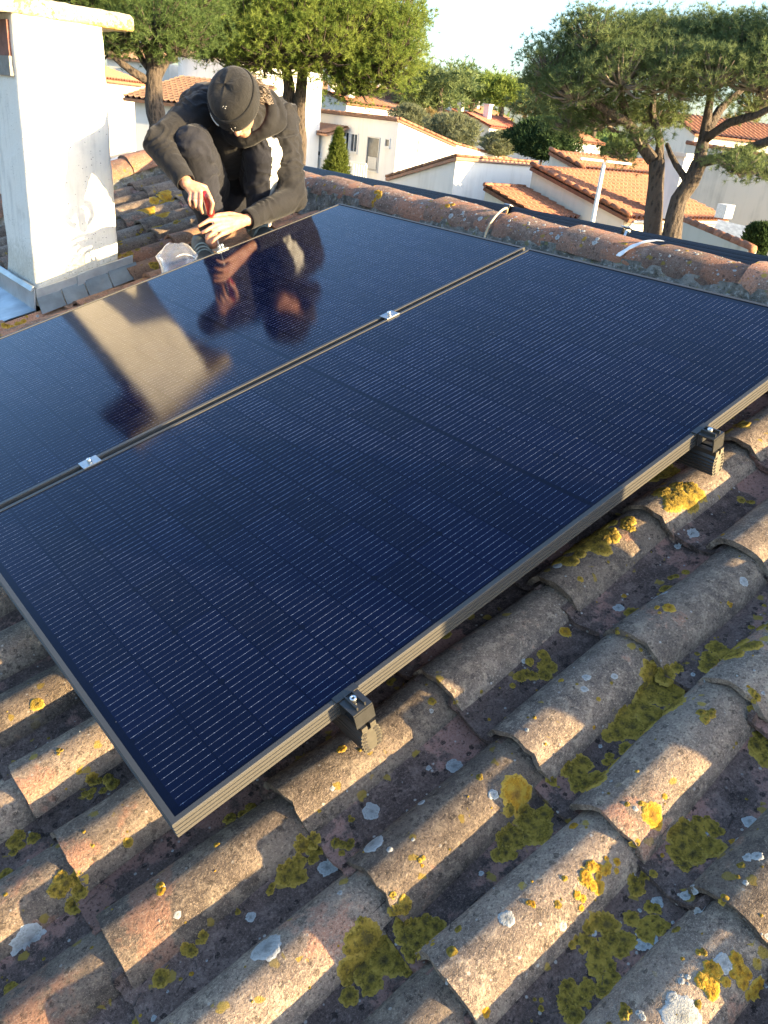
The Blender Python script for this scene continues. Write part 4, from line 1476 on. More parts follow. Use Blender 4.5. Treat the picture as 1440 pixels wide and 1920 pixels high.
# --- house B: tall party wall
B = far((856, 296), 36); zb_ = ground_z(B[0], B[1])-.3
b1 = onx((726, 334), B[0]); b2 = ony((1006, 303), B[1])
hB = root_at('house', B, 'white windowless house wall with orange coping tiles, its left side in shade', 'house', GR)
mb = MB(); mb.prism([(B[0], B[1], B[2]), (B[0], b1[1], b1[2]), (B[0], b1[1], zb_), (B[0], B[1], zb_)], (b2[0]-B[0], 0, .0)); mb.build('wall', M['wall_white'], hB)
tiled((B[0]-.12, b1[1], b1[2]+.02), (b2[0], b1[1], b1[2]+.02), (b2[0], B[1]-.1, B[2]+.06), (B[0]-.12, B[1]-.1, B[2]+.06), M['roof_brown'], hB)
edge_tiles((B[0]-.06, B[1], B[2]+.10), (B[0]-.06, b1[1], b1[2]+.08), M['roof_brown'], hB, .09, step=.45)
edge_tiles((B[0]-.1, B[1]-.06, B[2]+.10), (b2[0], B[1]-.06, B[2]+.10), M['roof_orange'], hB, .075, step=.45)

# --- house C: orange roof behind the pine
C_ = far((1172, 404), 30)
cv = onx((1000, 312), C_[0]); ce = ony((1358, 386), C_[1])
zc_ = ground_z(C_[0], C_[1])-.3
hC = root_at('house', C_, 'cream house with a wide bright orange tiled roof behind the forked pine', 'house', GR)
cvz = cv[2]; yC = cv[1]
mb = MB(); mb.prism([(C_[0], C_[1], C_[2]-.12), (C_[0], yC, cvz-.12), (C_[0], yC, zc_), (C_[0], C_[1], zc_)], (ce[0]-C_[0]-.25, 0, 0)); mb.build('wall', M['wall_cream'], hC)
tiled((C_[0]-.15, C_[1]-.3, C_[2]-.06), (ce[0]+.1, C_[1]-.3, C_[2]-.06), (ce[0]+.1, yC, cvz), (C_[0]-.15, yC, cvz), M['roof_orange'], hC)
edge_tiles((C_[0]-.12, C_[1]-.3, C_[2]+.06), (C_[0]-.12, yC, cvz+.1), M['roof_orange'], hC, .11)
# upper part of house C and its chimney
q_ = ony((1090, 315), yC+.06); xU = q_[0]; u0_ = onx((1030, 283), xU); zU = max(u0_[2], cvz+.3)
mb = MB(); mb.prism([(xU+.1, yC+.05, cvz-.1), (xU+.1, u0_[1], zU-.15), (xU+.1, u0_[1], zc_), (xU+.1, yC+.05, zc_)], (5.5, 0, 0)); mb.build('upper_wall', M['wall_cream'], hC)
tiled((xU, yC-.05, cvz+.02), (xU+6.4, yC-.05, cvz+.02), (xU+6.4, u0_[1], zU), (xU, u0_[1], zU), M['roof_orange'], hC)
edge_tiles((xU+.03, yC-.05, cvz+.10), (xU+.03, u0_[1], zU+.1), M['roof_orange'], hC, .11)
ck = far((1258, 372), 31.5)
mb = MB(); mb.cbox((ck[0], ck[1], ck[2]+.35), .75, .75, 2.0); ch = mb.build('chimney', M['wall_white'], hC)
mb = MB(); mb.cbox((ck[0], ck[1], ck[2]+1.40), .95, .95, .12); put('chimney_cap', mb.mesh('chimney_cap', M['wall_cream']), ch)
bx_ = far((1359, 396), 30.0)
mb = MB(); mb.cbox(bx_, .5, .35, .42, Z=(0, 0, 1)); mb.build('air_unit', M['lamp_white'], hC)
# gutter and downpipe at the front left corner
MB().tube([(C_[0]+.1, C_[1]-.32, C_[2]-.16), (ce[0], C_[1]-.32, C_[2]-.16)], .055, 8).build('gutter', M['wall_cream'], hC)
MB().tube([(C_[0]+.12, C_[1]-.30, C_[2]-.2), (C_[0]+.12, C_[1]-.08, C_[2]-.45), (C_[0]+.12, C_[1]-.08, C_[2]-2.8)], .05, 8).build('downpipe', M['wall_cream'], hC)

# --- house D: low roof in front
D1 = onx((985, 353), C_[0]-.05); D2 = onx((1074, 403), C_[0]-.05); D0 = np.array((ony((906, 360), D1[1])[0], D1[1], D1[2]))
dv = D2-D1
hD = root_at('house', D0, 'lower orange tiled roof stepped down beside the cream gable wall', 'house', GR)
tiled(D0+dv*1.15, D1+dv*1.15-np.array((.03, 0, 0)), D1-np.array((.03, 0, 0)), D0, M['roof_orange'], hD)
mb = MB(); mb.prism([D0+(.1, 0, -.12), D0+dv*1.15+(.1, 0, -.12), np.array((D0[0]+.1, (D0+dv*1.15)[1], zc_)), np.array((D0[0]+.1, D0[1], zc_))], (C_[0]-D0[0]-.25, 0, 0)); mb.build('wall', M['wall_cream'], hD)
edge_tiles(D0+(0, 0, .06), D1+(-.05, 0, .06), M['roof_orange'], hD, .10)

# --- garden wall H in front of C with tile coping
H0 = far((1268, 411), 24); H1 = far((1402, 468), 20.5)
w_ = root_at('garden_wall', H1, 'sloping grey garden wall capped with orange tiles, right of the pine', 'wall')
hd = unit((H1-H0)*np.array((1, 1, 0))); hn = np.array((-hd[1], hd[0], 0))*.22
mb = MB(); mb.prism([H0, H1, np.array((H1[0], H1[1], zc_)), np.array((H0[0], H0[1], zc_))], hn); mb.build('wall', M['wall_grey'], w_)
edge_tiles(H0+hn/2+(0, 0, .02), H1+hn/2+(0, 0, .02), M['roof_orange'], w_, .16, 'coping_tile', .40)

# --- big plain wall G at the right
G0 = far((1275, 318), 46); G1 = far((1580, 330), 42)
hG = root_at('house', G0, 'large plain grey rendered gable wall at the right edge, partly behind the pine', 'house', GR)
gd = unit((G1-G0)*np.array((1, 1, 0))); gn = np.array((gd[1], -gd[0], 0))
gn = gn if gn[0] > 0 else -gn
mb = MB(); mb.prism([G0+(0, 0, 1.2), G1+(0, 0, .25), np.array((G1[0], G1[1], zc_)), np.array((G0[0], G0[1], zc_))], gn*6); mb.build('wall', M['wall_grey'], hG)
edge_tiles(G0+(0, 0, 1.25), G1+(0, 0, .30), M['roof_orange'], hG, .13, step=.5)
wv = far((1440, 305), 24)
# glazed cold frame and plant by that wall
cf = far((1382, 455), 24)
k_ = root_at('lean_to', cf, 'small lean-to with a pale sloping metal roof by the garden wall', 'shed')
mb = MB(); mb.prism([cf+(-.5, .5, .15), cf+(.35, -.55, .0), cf+(.85, -.35, .28), cf+(.0, .7, .43)], (0, 0, .05)); mb.build('roof', M['zinc'], k_)
mb = MB(); mb.prism([cf+(-.45, .45, .12), cf+(.33, -.5, -.02), cf+(.33, -.5, -3.5), cf+(-.45, .45, -3.5)], (.4, .2, 0)); mb.build('wall', M['wall_grey'], k_)

# --- street lamp
lb = far((1117, 413), 15.2); lt = far((1133, 304), 15.2)
lm_ = root_at('street_lamp', lb, 'pale street lamp with two flat arms in front of the orange roof', 'street lamp')
lb0 = np.array((lb[0], lb[1], ground_z(0, 0)))
MB().tube([lb0, lt-(0, 0, .1), lt], [.06, .034, .03], 10).build('pole', M['lamp_white'], lm_)
for sg, L in ((-1, .37), (1, .40)):
    mb = MB(); dd = np.array((.735, -.678, 0))*sg
    mb.box(lt+dd*.04+np.array((0, 0, .0))-np.array((.678, .735, 0))*.11, dd*L, np.array((.678, .735, 0))*.16, np.array((0, 0, .035)))
    mb.build('lamp_head', M['lamp_white'], lm_)

# --- houses on the left, behind the man and the chimney
E = far((252, 187), 40)
e1_ = ony((395, 146), E[1])
zE = ground_z(E[0], E[1])-.4
eL = onx((244, 190), E[0])
ex = onax((395, 150), 1, E[1]+2)[0]
hE = root_at('house', E, 'pale blue-grey shaded house with a low brown tiled roof left of the man', 'house', GR)
E2 = far((392, 172), 38); E3 = far((392, 146), 45)
ed = E2-E; ed[2] = 0
back = np.array((-unit(ed)[1], unit(ed)[0], 0))*7
zt_ = E[2]
mb = MB(); mb.prism([E, E+ed*1.25, np.array((*(E+ed*1.25)[:2], zE)), np.array((*E[:2], zE))], back); mb.build('wall', M['wall_white'], hE)
tiled(E+(0, 0, .05)-unit(back)*.4-unit(ed)*.3, E+ed*1.25+(0, 0, .05)-unit(back)*.4, E+ed*1.25+back*.62+(0, 0, 1.15), E+back*.62+(0, 0, 1.15)-unit(ed)*.3, M['roof_brown'], hE, wave=.28)
# far yard wall, cream, half in sun
F = far((196, 150), 52); F2 = far((300, 128), 58)
hF = root_at('house', F, 'cream house wall with an orange tiled roof just right of the chimney', 'house', GR)
fd = F2-F; fd[2] = 0; fb = np.array((-unit(fd)[1], unit(fd)[0], 0))*6
F_ = F-fd*.6
zF = ground_z(F[0], F[1])-.4
mb = MB(); mb.prism([F_, F+fd*1.15, np.array((*(F+fd*1.15)[:2], zF)), np.array((*F_[:2], zF))], fb); mb.build('wall', M['wall_cream'], hF)
tiled(F_+(0, 0, .05)-unit(fb)*.4, F+fd*.62+(0, 0, .05)-unit(fb)*.4, F+fd*.62+fb*.6+(0, 0, 1.0), F_+fb*.6+(0, 0, 1.0), M['roof_orange'], hF, wave=.30)
T_ = far((334, 102), 60); T2 = far((428, 112), 56)
hT = root_at('house', T_, 'tall white house rising between the pines behind the beanie', 'house', GR)
td = T2-T_; td[2] = 0; tb = np.array((-unit(td)[1], unit(td)[0], 0))*7
mb = MB(); mb.prism([T_, T_+td*1.2, np.array((*(T_+td*1.2)[:2], zF)), np.array((*T_[:2], zF))], tb); mb.build('wall', M['wall_white'], hT)
tiled(T_-unit(tb)*.3+(0, 0, .06), T_+td*1.2-unit(tb)*.3+(0, 0, .06), T_+td*1.2+tb+(0, 0, 1.5), T_+tb+(0, 0, 1.5), M['roof_brown'], hT, wave=.4)
W0 = far((200, 108), 66); W2 = far((290, 115), 64)
hW = root_at('house', W0, 'pale house behind the left pine\'s low branches', 'house', GR)
wd = W2-W0; wd[2] = 0; wb = np.array((-unit(wd)[1], unit(wd)[0], 0))*6
mb = MB(); mb.prism([W0, W0+wd*1.3, np.array((*(W0+wd*1.3)[:2], zF)), np.array((*W0[:2], zF))], wb); mb.build('wall', M['wall_cream'], hW)
tiled(W0-unit(wb)*.3+(0, 0, .06), W0+wd*1.3-unit(wb)*.3+(0, 0, .06), W0+wd*1.3+wb+(0, 0, 1.3), W0+wb+(0, 0, 1.3), M['roof_brown'], hW, wave=.4)


def small_house(p, D, w, h, dep, rot, roof, label, wall='wall_white', pitch=.3, chim=0, win=0, base=None):
    "far house: walls, two-sided tiled roof, chimneys, windows; p = picture point of the left end of its front eave"
    q = far(p, D); c, s_ = math.cos(rot), math.sin(rot)
    X = np.array((c, s_, 0)); Y = np.array((-s_, c, 0))
    r_ = root_at('house', q, label, 'house', GR)
    zg_ = min(ground_z(q[0], q[1])-.5, q[2]-h)
    prof = [q, q+Y*dep/2+(0, 0, pitch*dep/2), q+Y*dep, np.array((*(q+Y*dep)[:2], zg_)), np.array((*q[:2], zg_))]
    mb = MB(); mb.prism(prof, X*w); mb.build('wall', M[wall], r_)
    a = q-Y*.4-X*.3+(0, 0, .08-pitch*.4); b = a+X*(w+.6); t_ = q+Y*dep/2+(0, 0, pitch*dep/2+.08)
    tiled(a, b, t_+X*(w+.3), t_-X*.3, M[roof], r_, wave=.45, row=.8, amp=.07)
    a2 = q+Y*(dep+.4)-X*.3+(0, 0, .08-pitch*.4)
    tiled(a2, a2+X*(w+.6), t_+X*(w+.3), t_-X*.3, M[roof], r_, wave=.45, row=.8, amp=.07)
    for i in range(chim):
        cc = q+X*w*(.35+.4*i)+Y*dep*.32+(0, 0, pitch*dep*.32+.5)
        mb = MB(); mb.cbox(cc, .7, .7, 1.8, X, Y); ch = mb.build('chimney', M['wall_white'], r_)
        mb = MB(); mb.cbox(cc+(0, 0, .98), .9, .9, .15, X, Y); put('chimney_cap', mb.mesh('chimney_cap', M['wall_cream']), ch)
    for i in range(win):
        cc = q+X*w*(i+.6)/(win+.2)-Y*.02+(0, 0, -1.2)
        mb = MB(); mb.cbox(cc, .9, .08, 1.1, X, Y); f = mb.build('window', M['window_frame'], r_)
        mb = MB(); mb.cbox(cc-Y*.03, .74, .05, .94, X, Y); put('pane', mb.mesh('pane', M['dark_glass']), f)
    return r_


small_house((852, 222), 110, 9, 5, 8, .35, 'roof_orange', 'far white house with an orange roof and two chimneys left of the dark shrub', chim=2, win=2)
small_house((918, 236), 100, 7, 5, 7, .15, 'roof_red', 'far white house with a dark red roof in front of the distant pines', chim=1, win=1)
small_house((900, 215), 135, 10, 5, 8, .3, 'roof_orange', 'far orange roof peeking out behind the two-chimney house', chim=1)
small_house((697, 186), 92, 7, 5, 7, -.12, 'roof_orange', 'far white house with a sunlit orange roof above the long terrace wall', win=1, chim=0)
small_house((722, 176), 115, 8, 5, 7, .5, 'roof_brown', 'far white gabled house at the foot of the middle pine', chim=1)
small_house((575, 185), 84, 11, 5, 6, -.10, 'roof_brown', 'long low house with a pale terrace wall right of the twin trunks', 'wall_cream', .22, 1)
small_house((650, 192), 78, 5, 5, 5, .1, 'roof_orange', 'small hut with an orange roof and stubby chimney on the terrace', 'wall_cream', .25, 1)
small_house((565, 163), 120, 12, 5, 8, .1, 'roof_brown', 'far brown roof showing between the trunks and the hanging branches', 'wall_cream')
small_house((1305, 250), 75, 14, 5, 9, -.5, 'roof_orange', 'sunlit cream house glimpsed through the right pine', 'wall_cream', win=2)
small_house((1060, 262), 95, 9, 5, 8, .2, 'roof_orange', 'white house half hidden behind the dark shrub', win=1)

# ------------------------------------------------------------------ trees and plants
def tuft_cloud(mb, c, outv, n_, L, w, rnd, spread=.95):
    base = np.asarray(c)
    for i in range(n_):
        d = unit(np.asarray(outv)+np.array((rnd.gauss(0, spread), rnd.gauss(0, spread), rnd.gauss(0, spread*.8))))
        s_ = unit(np.cross(d, (rnd.uniform(-1, 1), rnd.uniform(-1, 1), rnd.uniform(-1, 1))))*w
        l = L*rnd.uniform(.6, 1.15)
        b0 = base+d*L*.08
        mb.v.append(tuple(b0-s_*.5)); mb.v.append(tuple(b0+s_*.5)); mb.v.append(tuple(b0+d*l))
        k = len(mb.v); mb.f.append((k-3, k-2, k-1)); mb.s.append(False)


def needle_mesh(name, Cs, Us, per, L, w, seed, spread, mat, parent):
    g_ = np.random.default_rng(seed)
    C_ = np.repeat(np.asarray(Cs), per, 0); U_ = np.repeat(np.asarray(Us), per, 0); n_ = len(C_)
    d = U_+g_.normal(0, spread, (n_, 3))*np.array((1, 1, .85)); d /= np.linalg.norm(d, axis=1)[:, None]+1e-9
    s_ = np.cross(d, g_.uniform(-1, 1, (n_, 3))); s_ /= np.linalg.norm(s_, axis=1)[:, None]+1e-9
    l = L*g_.uniform(.55, 1.15, n_)[:, None]; b0 = C_+d*L*.06; s_ *= w*.5
    V = np.stack([b0-s_, b0+s_, b0+d*l+s_*.25], 1).reshape(-1, 3)
    me = bpy.data.meshes.new(name)
    me.vertices.add(n_*3); me.vertices.foreach_set('co', V.ravel())
    me.loops.add(n_*3); me.loops.foreach_set('vertex_index', np.arange(n_*3, dtype=np.int32))
    me.polygons.add(n_); me.polygons.foreach_set('loop_start', np.arange(0, n_*3, 3, dtype=np.int32))
    me.update(calc_edges=True); me.materials.append(mat)
    return put(name, me, parent)


def pine(name, label, cat, base, limbs, blobs, n_tuft, L, w, mat, seed, group=None, per=17, twig=True, skin=.55, spread=1.0):
    """limbs: list of (name, points, radii). blobs: list of (centre, (rx, ry, rz)).  Needles grow as
    tufts round twig ends, gathered into clumps over each blob, dense outside and open inside."""
    rnd = random.Random(seed)
    r_ = empty(name, base); tag(r_, label, cat, group)
    for nm, pts, rs in limbs:
        # wobble the limb a little
        P = []; R_ = []
        for i in range(len(pts)-1):
            a = np.asarray(pts[i], float); b = np.asarray(pts[i+1], float)
            k = max(2, int(np.linalg.norm(b-a)/(.35)))
            for j in range(k):
                f = j/k
                q = a*(1-f)+b*f
                rr = rs[i]*(1-f)+rs[i+1]*f
                P.append(q+np.array((noise.noise(Vector(q*1.4+seed)), noise.noise(Vector(q*1.4+seed+9)), 0))*rr*.5); R_.append(rr*(1+.07*noise.noise(Vector(q*3))))
        P.append(np.asarray(pts[-1], float)); R_.append(rs[-1])
        MB().tube(P, R_, 12, wob=.05).build(nm, M['bark'], r_)
    Cs = []; Us = []; tw = MB()
    vol = [b[1][0]*b[1][1]*b[1][2] for b in blobs]; vol = [v**.67 for v in vol]; S = sum(vol)
    for (c, r3), v in zip(blobs, vol):
        c = np.asarray(c, float); r3 = np.asarray(r3, float)
        nt_ = int(n_tuft*v/S)
        ncl = max(3, nt_//13)
        for k in range(ncl):
            d = unit((rnd.gauss(0, 1), rnd.gauss(0, 1), rnd.gauss(.18, 1)))
            if d[2] < -.35 and rnd.random() < .6: d[2] = -d[2]*.5; d = unit(d)
            rr = skin+(1-skin)*rnd.random()**.6
            cc = c+d*r3*rr*(1+.22*noise.noise(Vector(d*2.3+seed)))
            if twig:
                hub = c+(cc-c)*.15+np.array((0, 0, -r3[2]*.35))
                m_ = hub*.45+cc*.55+np.array((0, 0, -.10*r3[2]))
                tw.tube([hub, m_, cc], [.09*L/.3, .055*L/.3, .02*L/.3], 4, False)
            sz = L*rnd.uniform(1.7, 3.2)
            for q in range(13):
                off = np.array((rnd.gauss(0, 1), rnd.gauss(0, 1), rnd.gauss(0, .50)))*sz*.56
                up_ = unit(d*.6+off/(sz+1e-6)*.7+np.array((0, 0, .70)))
                Cs.append(cc+off); Us.append(up_)
    needle_mesh('crown', Cs, Us, per, L, w, seed, spread, mat, r_)
    if twig: tw.build('twigs', M['twig'] if mat is M['needle_grey'] else M['bark'], r_)['kind'] = 'stuff'
    return r_


PG = 'tall pines beyond the ridge'
# right umbrella pine: two stems from the ground
TR = far((1236, 438), 18)
o3 = lambda px, py, D: far((px, py), D)
gb = np.array((TR[0], TR[1], GZ))
L_ = [('trunk', [gb, o3(1224, 440, 18), o3(1226, 345, 18), o3(1232, 300, 18)], [.24, .185, .158, .152]),
      ('limb', [o3(1226, 300, 18), o3(1203, 268, 18), o3(1180, 232, 18), o3(1166, 190, 17.8), o3(1130, 130, 17.5)], [.13, .105, .09, .07, .035]),
      ('limb', [o3(1236, 305, 18), o3(1238, 268, 18.1), o3(1222, 215, 18.3), o3(1228, 120, 18.6)], [.095, .08, .07, .035]),
      ('limb', [o3(1206, 262, 18), o3(1170, 225, 17.6), o3(1110, 190, 17.2), o3(1040, 140, 17)], [.10, .08, .06, .03]),
      ('trunk', [gb+(.5, -.45, 0), o3(1262, 440, 17.7), o3(1276, 375, 17.7), o3(1312, 305, 17.7)], [.25, .19, .155, .145]),
      ('limb', [o3(1308, 312, 17.7), o3(1322, 255, 17.7), o3(1332, 190, 17.8), o3(1345, 90, 18)], [.125, .10, .07, .035]),
      ('limb', [o3(1314, 304, 17.7), o3(1375, 292, 17.4), o3(1440, 264, 17.0), o3(1500, 235, 16.7)], [.10, .09, .078, .06]),
      ('limb', [o3(1322, 262, 17.7), o3(1370, 230, 17.3), o3(1420, 215, 17.0), o3(1490, 180, 16.8)], [.085, .075, .06, .045]),
      ('limb', [o3(1290, 345, 17.7), o3(1268, 310, 17.9), o3(1250, 270, 18.2)], [.07, .06, .04]),
      ('limb', [o3(1325, 245, 17.7), o3(1350, 205, 18.2), o3(1400, 160, 18.6)], [.10, .08, .05])]
k18 = 18/1500.
B_ = []
for (px, py, D, rw, rh_) in ((1035, 120, 17.6, 62, 48), (1120, 75, 17.4, 80, 45), (1215, 70, 18, 85, 40), (1310, 75, 18, 85, 42), (1400, 80, 17.8, 85, 45), (1490, 90, 17.5, 90, 55),
                              (1010, 160, 18.3, 40, 35), (1085, 165, 17.2, 75, 50), (1170, 140, 17.0, 80, 50), (1260, 140, 17.2, 80, 52), (1345, 140, 17.0, 75, 45), (1430, 145, 17, 75, 50),
                              (1140, 215, 18.2, 70, 42), (1075, 225, 18.6, 55, 36), (1230, 215, 19.2, 60, 40), (1385, 310, 16.9, 52, 26), (1450, 320, 17.2, 40, 26), (1165, 285, 18.3, 40, 20), (1205, 262, 17.6, 26, 20), (1420, 190, 19.5, 60, 34), (1130, 105, 19.8, 80, 45), (1300, 100, 20.5, 100, 50), (1420, 110, 20.5, 80, 50)):
    B_.append((o3(px, py, D), (rw*k18*.80, rw*k18*.80, rh_*k18*.86)))
pine('pine_tree', 'spreading umbrella pine with two forked trunks on the right', 'pine tree', gb, L_, B_, 22000, .105, .0085, M['needle_grey'], 21, PG)
# middle pine: twin trunks, sunlit dome
TM = far((553, 215), 28); gm = np.array((TM[0], TM[1], GZ)); k28 = 28/1500.
L_ = [('trunk', [gm, o3(540, 215, 28), o3(543, 165, 28), o3(535, 120, 28), o3(480, 60, 28)], [.26, .19, .175, .15, .08]),
      ('trunk', [gm+(.35, -.3, 0), o3(562, 215, 27.8), o3(566, 155, 27.8), o3(572, 110, 28), o3(620, 40, 28)], [.24, .18, .165, .14, .07]),
      ('limb', [o3(570, 120, 28), o3(640, 95, 27.5), o3(720, 70, 27)], [.11, .08, .04]), ('limb', [o3(540, 120, 28), o3(545, 60, 28.2), o3(560, -20, 28.5)], [.12, .09, .05])]
B_ = []
for (px, py, D, rw, rh_) in ((400, 40, 27.5, 75, 60), (390, 85, 28, 55, 36), (470, 60, 27, 80, 62), (560, 30, 27, 95, 70), (650, 40, 27, 95, 75), (735, 50, 27.5, 68, 75), (715, 120, 27.2, 72, 55), (640, 125, 27.2, 60, 48), (495, 100, 27, 70, 42), (565, 105, 27, 60, 40), (680, 162, 27.4, 48, 28), (770, 130, 28, 26, 30), (640, 165, 27.6, 34, 24), (730, 90, 26.8, 62, 60), (520, 70, 26.5, 80, 55), (600, 80, 26.5, 80, 50), (435, 105, 27.5, 44, 30),
                              (450, -40, 28, 110, 60), (580, -60, 28.5, 130, 70), (690, -35, 28.5, 100, 70), (330, 20, 29, 50, 50), (600, 60, 31, 140, 80), (450, 60, 31, 90, 60)):
    B_.append((o3(px, py, D), (rw*k28*.9, rw*k28*.9, rh_*k28)))
pine('pine_tree', 'big sunlit golden-green pine with twin trunks behind the man', 'pine tree', gm, L_, B_, 30000, .145, .0125, M['needle'], 22, PG)
# left pine
TL_ = far((292, 235), 22); gl_ = np.array((TL_[0], TL_[1], GZ)); k22 = 22/1500.
L_ = [('trunk', [gl_, o3(294, 235, 22), o3(291, 190, 22), o3(290, 150, 22), o3(293, 122, 22)], [.27, .21, .215, .19, .17]),
      ('limb', [o3(284, 155, 22), o3(250, 135, 21.8), o3(212, 105, 21.6), o3(160, 60, 21.4)], [.10, .09, .07, .04]),
      ('limb', [o3(288, 138, 22), o3(268, 115, 22.2), o3(258, 95, 22.4), o3(240, 40, 22.6)], [.09, .075, .065, .04]),
      ('limb', [o3(292, 125, 22), o3(280, 95, 22), o3(265, 60, 22), o3(230, 0, 22)], [.15, .13, .11, .06]),
      ('limb', [o3(294, 125, 22), o3(300, 80, 21.8), o3(310, 20, 21.7)], [.15, .13, .08]),
      ('limb', [o3(297, 145, 22), o3(312, 118, 22.2), o3(330, 80, 22.4)], [.09, .08, .05])]
B_ = []
for (px, py, D, rw, rh_) in ((225, 55, 21.5, 60, 45), (205, 85, 21.8, 38, 26), (290, 40, 21.2, 62, 48), (350, 50, 21.6, 50, 45), (330, 85, 21.5, 40, 30), (280, 5, 22.5, 90, 50), (180, 10, 22, 80, 50), (120, -30, 22, 90, 50), (360, 0, 22.3, 60, 50), (230, -50, 22.5, 120, 50), (345, -45, 23, 90, 50), (250, 40, 24, 90, 50)):
    B_.append((o3(px, py, D), (rw*k22*.9, rw*k22*.9, rh_*k22)))
pine('pine_tree', 'darker pine with low bare branches left of the man', 'pine tree', gl_, L_, B_, 18000, .12, .010, M['needle_dark'], 23, PG)

DG = 'distant trees on the skyline'
for i, (px, top, bot, D, rw, mat, lab) in enumerate(((822, 132, 215, 92, 46, 'needle_grey', 'rounded grey-green pine on the skyline left of centre'),
        (783, 148, 195, 100, 24, 'needle_dark', 'dark low tree at the skyline beside the big middle pine'),
        (884, 112, 205, 118, 36, 'needle_dark', 'tall dark cedar with a pointed broken top on the skyline'),
        (940, 146, 205, 112, 36, 'needle', 'flat-topped umbrella pine on the skyline left of the right pine'),
        (985, 160, 215, 125, 34, 'ochre', 'bare ochre tree on the skyline behind the right pine'),
        (848, 150, 200, 125, 34, 'needle', 'bright green dome of a pine peeking between two skyline trees'),
        (1030, 170, 240, 105, 40, 'needle_grey', 'skyline tree hidden behind the left edge of the right pine'),
        (1110, 185, 260, 110, 60, 'needle_dark', 'far tree seen under the right pine crown'),
        (1380, 230, 300, 90, 60, 'ochre', 'dry golden tree seen under the right pine crown'))):
    t_ = far((px, top), D); b_ = far((px, bot), D); h_ = t_[2]-b_[2]; kk = D/1500.
    bl = []
    rn = random.Random(40+i)
    for q in range(9):
        fx_ = rn.uniform(-.55, .55); fz_ = rn.uniform(.25, .82)
        if 'cedar' in lab: fx_ *= (1.15-fz_)*1.2
        bl.append((b_+np.array((.72*fx_*rw*kk*1.5, -.68*fx_*rw*kk*1.5+rn.uniform(-2, 2), h_*fz_)), (rw*kk*.52, rw*kk*.52, h_*.22)))
    gq = np.array((b_[0], b_[1], ground_z(b_[0], b_[1])))
    pine('tree' if 'pine' not in lab else 'pine_tree', lab, 'tree', gq, [('trunk', [gq, b_+(0, 0, h_*.2), b_+(0, 0, h_*.75)], [.4, .3, .12])], bl, 800, .75, .11, M[mat], 60+i, DG, per=11, twig=False, skin=.35)


def shrub(name, label, cat, p, D, pxw, pxtop, mat, n_, L, w, seed, group=None, cone=0.0, lift=.0):
    "leafy plant: foot at picture point p, small leaf faces over an uneven mass"
    b_ = far(p, D); kk = D/1500.; h_ = far((p[0], pxtop), D)[2]-b_[2]; rw = pxw*kk
    rnd = random.Random(seed)
    g_ = np.array((b_[0], b_[1], ground_z(b_[0], b_[1])))
    r_ = empty(name, g_); tag(r_, label, cat, group)
    MB().tube([g_, b_+(0, 0, h_*.25), b_+(0, 0, h_*.75)], [.09, .06, .02], 6).build('stem', M['bark'], r_)
    mb = MB()
    for k in range(n_):
        f = rnd.random()**(1.25 if cone else .9)
        rr = rw*((1-f)**.8 if cone else math.sqrt(max(.05, 1-(2*f-1)**2)))
        a = rnd.uniform(0, 2*math.pi); q = rnd.random()**.45
        d = np.array((math.cos(a), math.sin(a), 0))
        c = b_+d*rr*q*(1+.35*noise.noise(Vector((math.cos(a)*2, math.sin(a)*2, f*5+seed))))+np.array((0, 0, h_*f))
        tuft_cloud(mb, c, d*.5+np.array((0, 0, .8)), 7, L, w, rnd, .7)
    mb.build('foliage', mat, r_)
    return r_


shrub('conifer_shrub', 'bright green conical shrub in front of the terrace of the white house', 'shrub', (630, 335), 34, 27, 243, M['bush'], 1500, .17, .03, 1, cone=1)
shrub('juniper', 'dark green juniper mass below the left edge of the right pine', 'shrub', (1015, 300), 44, 62, 225, M['juniper'], 2200, .30, .06, 2)
shrub('olive_tree', 'silvery olive tree in front of the far orange roofs', 'tree', (845, 280), 66, 52, 215, M['olive'], 2000, .32, .06, 3)
shrub('olive_tree', 'silvery olive bush behind the white gable', 'tree', (765, 250), 74, 34, 198, M['olive'], 1300, .32, .06, 4)
shrub('shrub', 'ochre bush between the two olive trees', 'shrub', (800, 262), 80, 28, 208, M['ochre'], 900, .32, .06, 5)
shrub('shrub', 'small grey-green bush at the right end of the olive hedge', 'shrub', (935, 292), 62, 32, 248, M['olive'], 900, .28, .06, 6)
shrub('climber', 'dark leafy climber on the grey wall by the lean-to', 'plant', (1412, 480), 22.5, 24, 420, M['ivy'], 520, .13, .07, 7)
shrub('hedge', 'low green hedge at the foot of the cream wall beside the chimney', 'hedge', (232, 288), 62, 24, 265, M['ivy'], 600, .3, .07, 8)
shrub('shrub', 'small dark conifer on the terrace right of the twin trunks', 'shrub', (596, 190), 74, 9, 160, M['needle_dark'], 260, .3, .06, 9, cone=1)
# pale yard wall and paving glimpsed beside the chimney
y0_ = far((200, 305), 46); y1_ = far((250, 282), 52)
yd = unit((y1_-y0_)*np.array((1, 1, 0)))
o = root_at('garden_wall', y0_, 'low pale yard wall seen between chimney and man', 'wall')
mb = MB(); mb.prism([y0_-yd*4, y1_+yd*2, np.array((*(y1_+yd*2)[:2], GZ-.2)), np.array((*(y0_-yd*4)[:2], GZ-.2))], (.2, -.1, 0)); mb.build('wall', M['wall_white'], o)

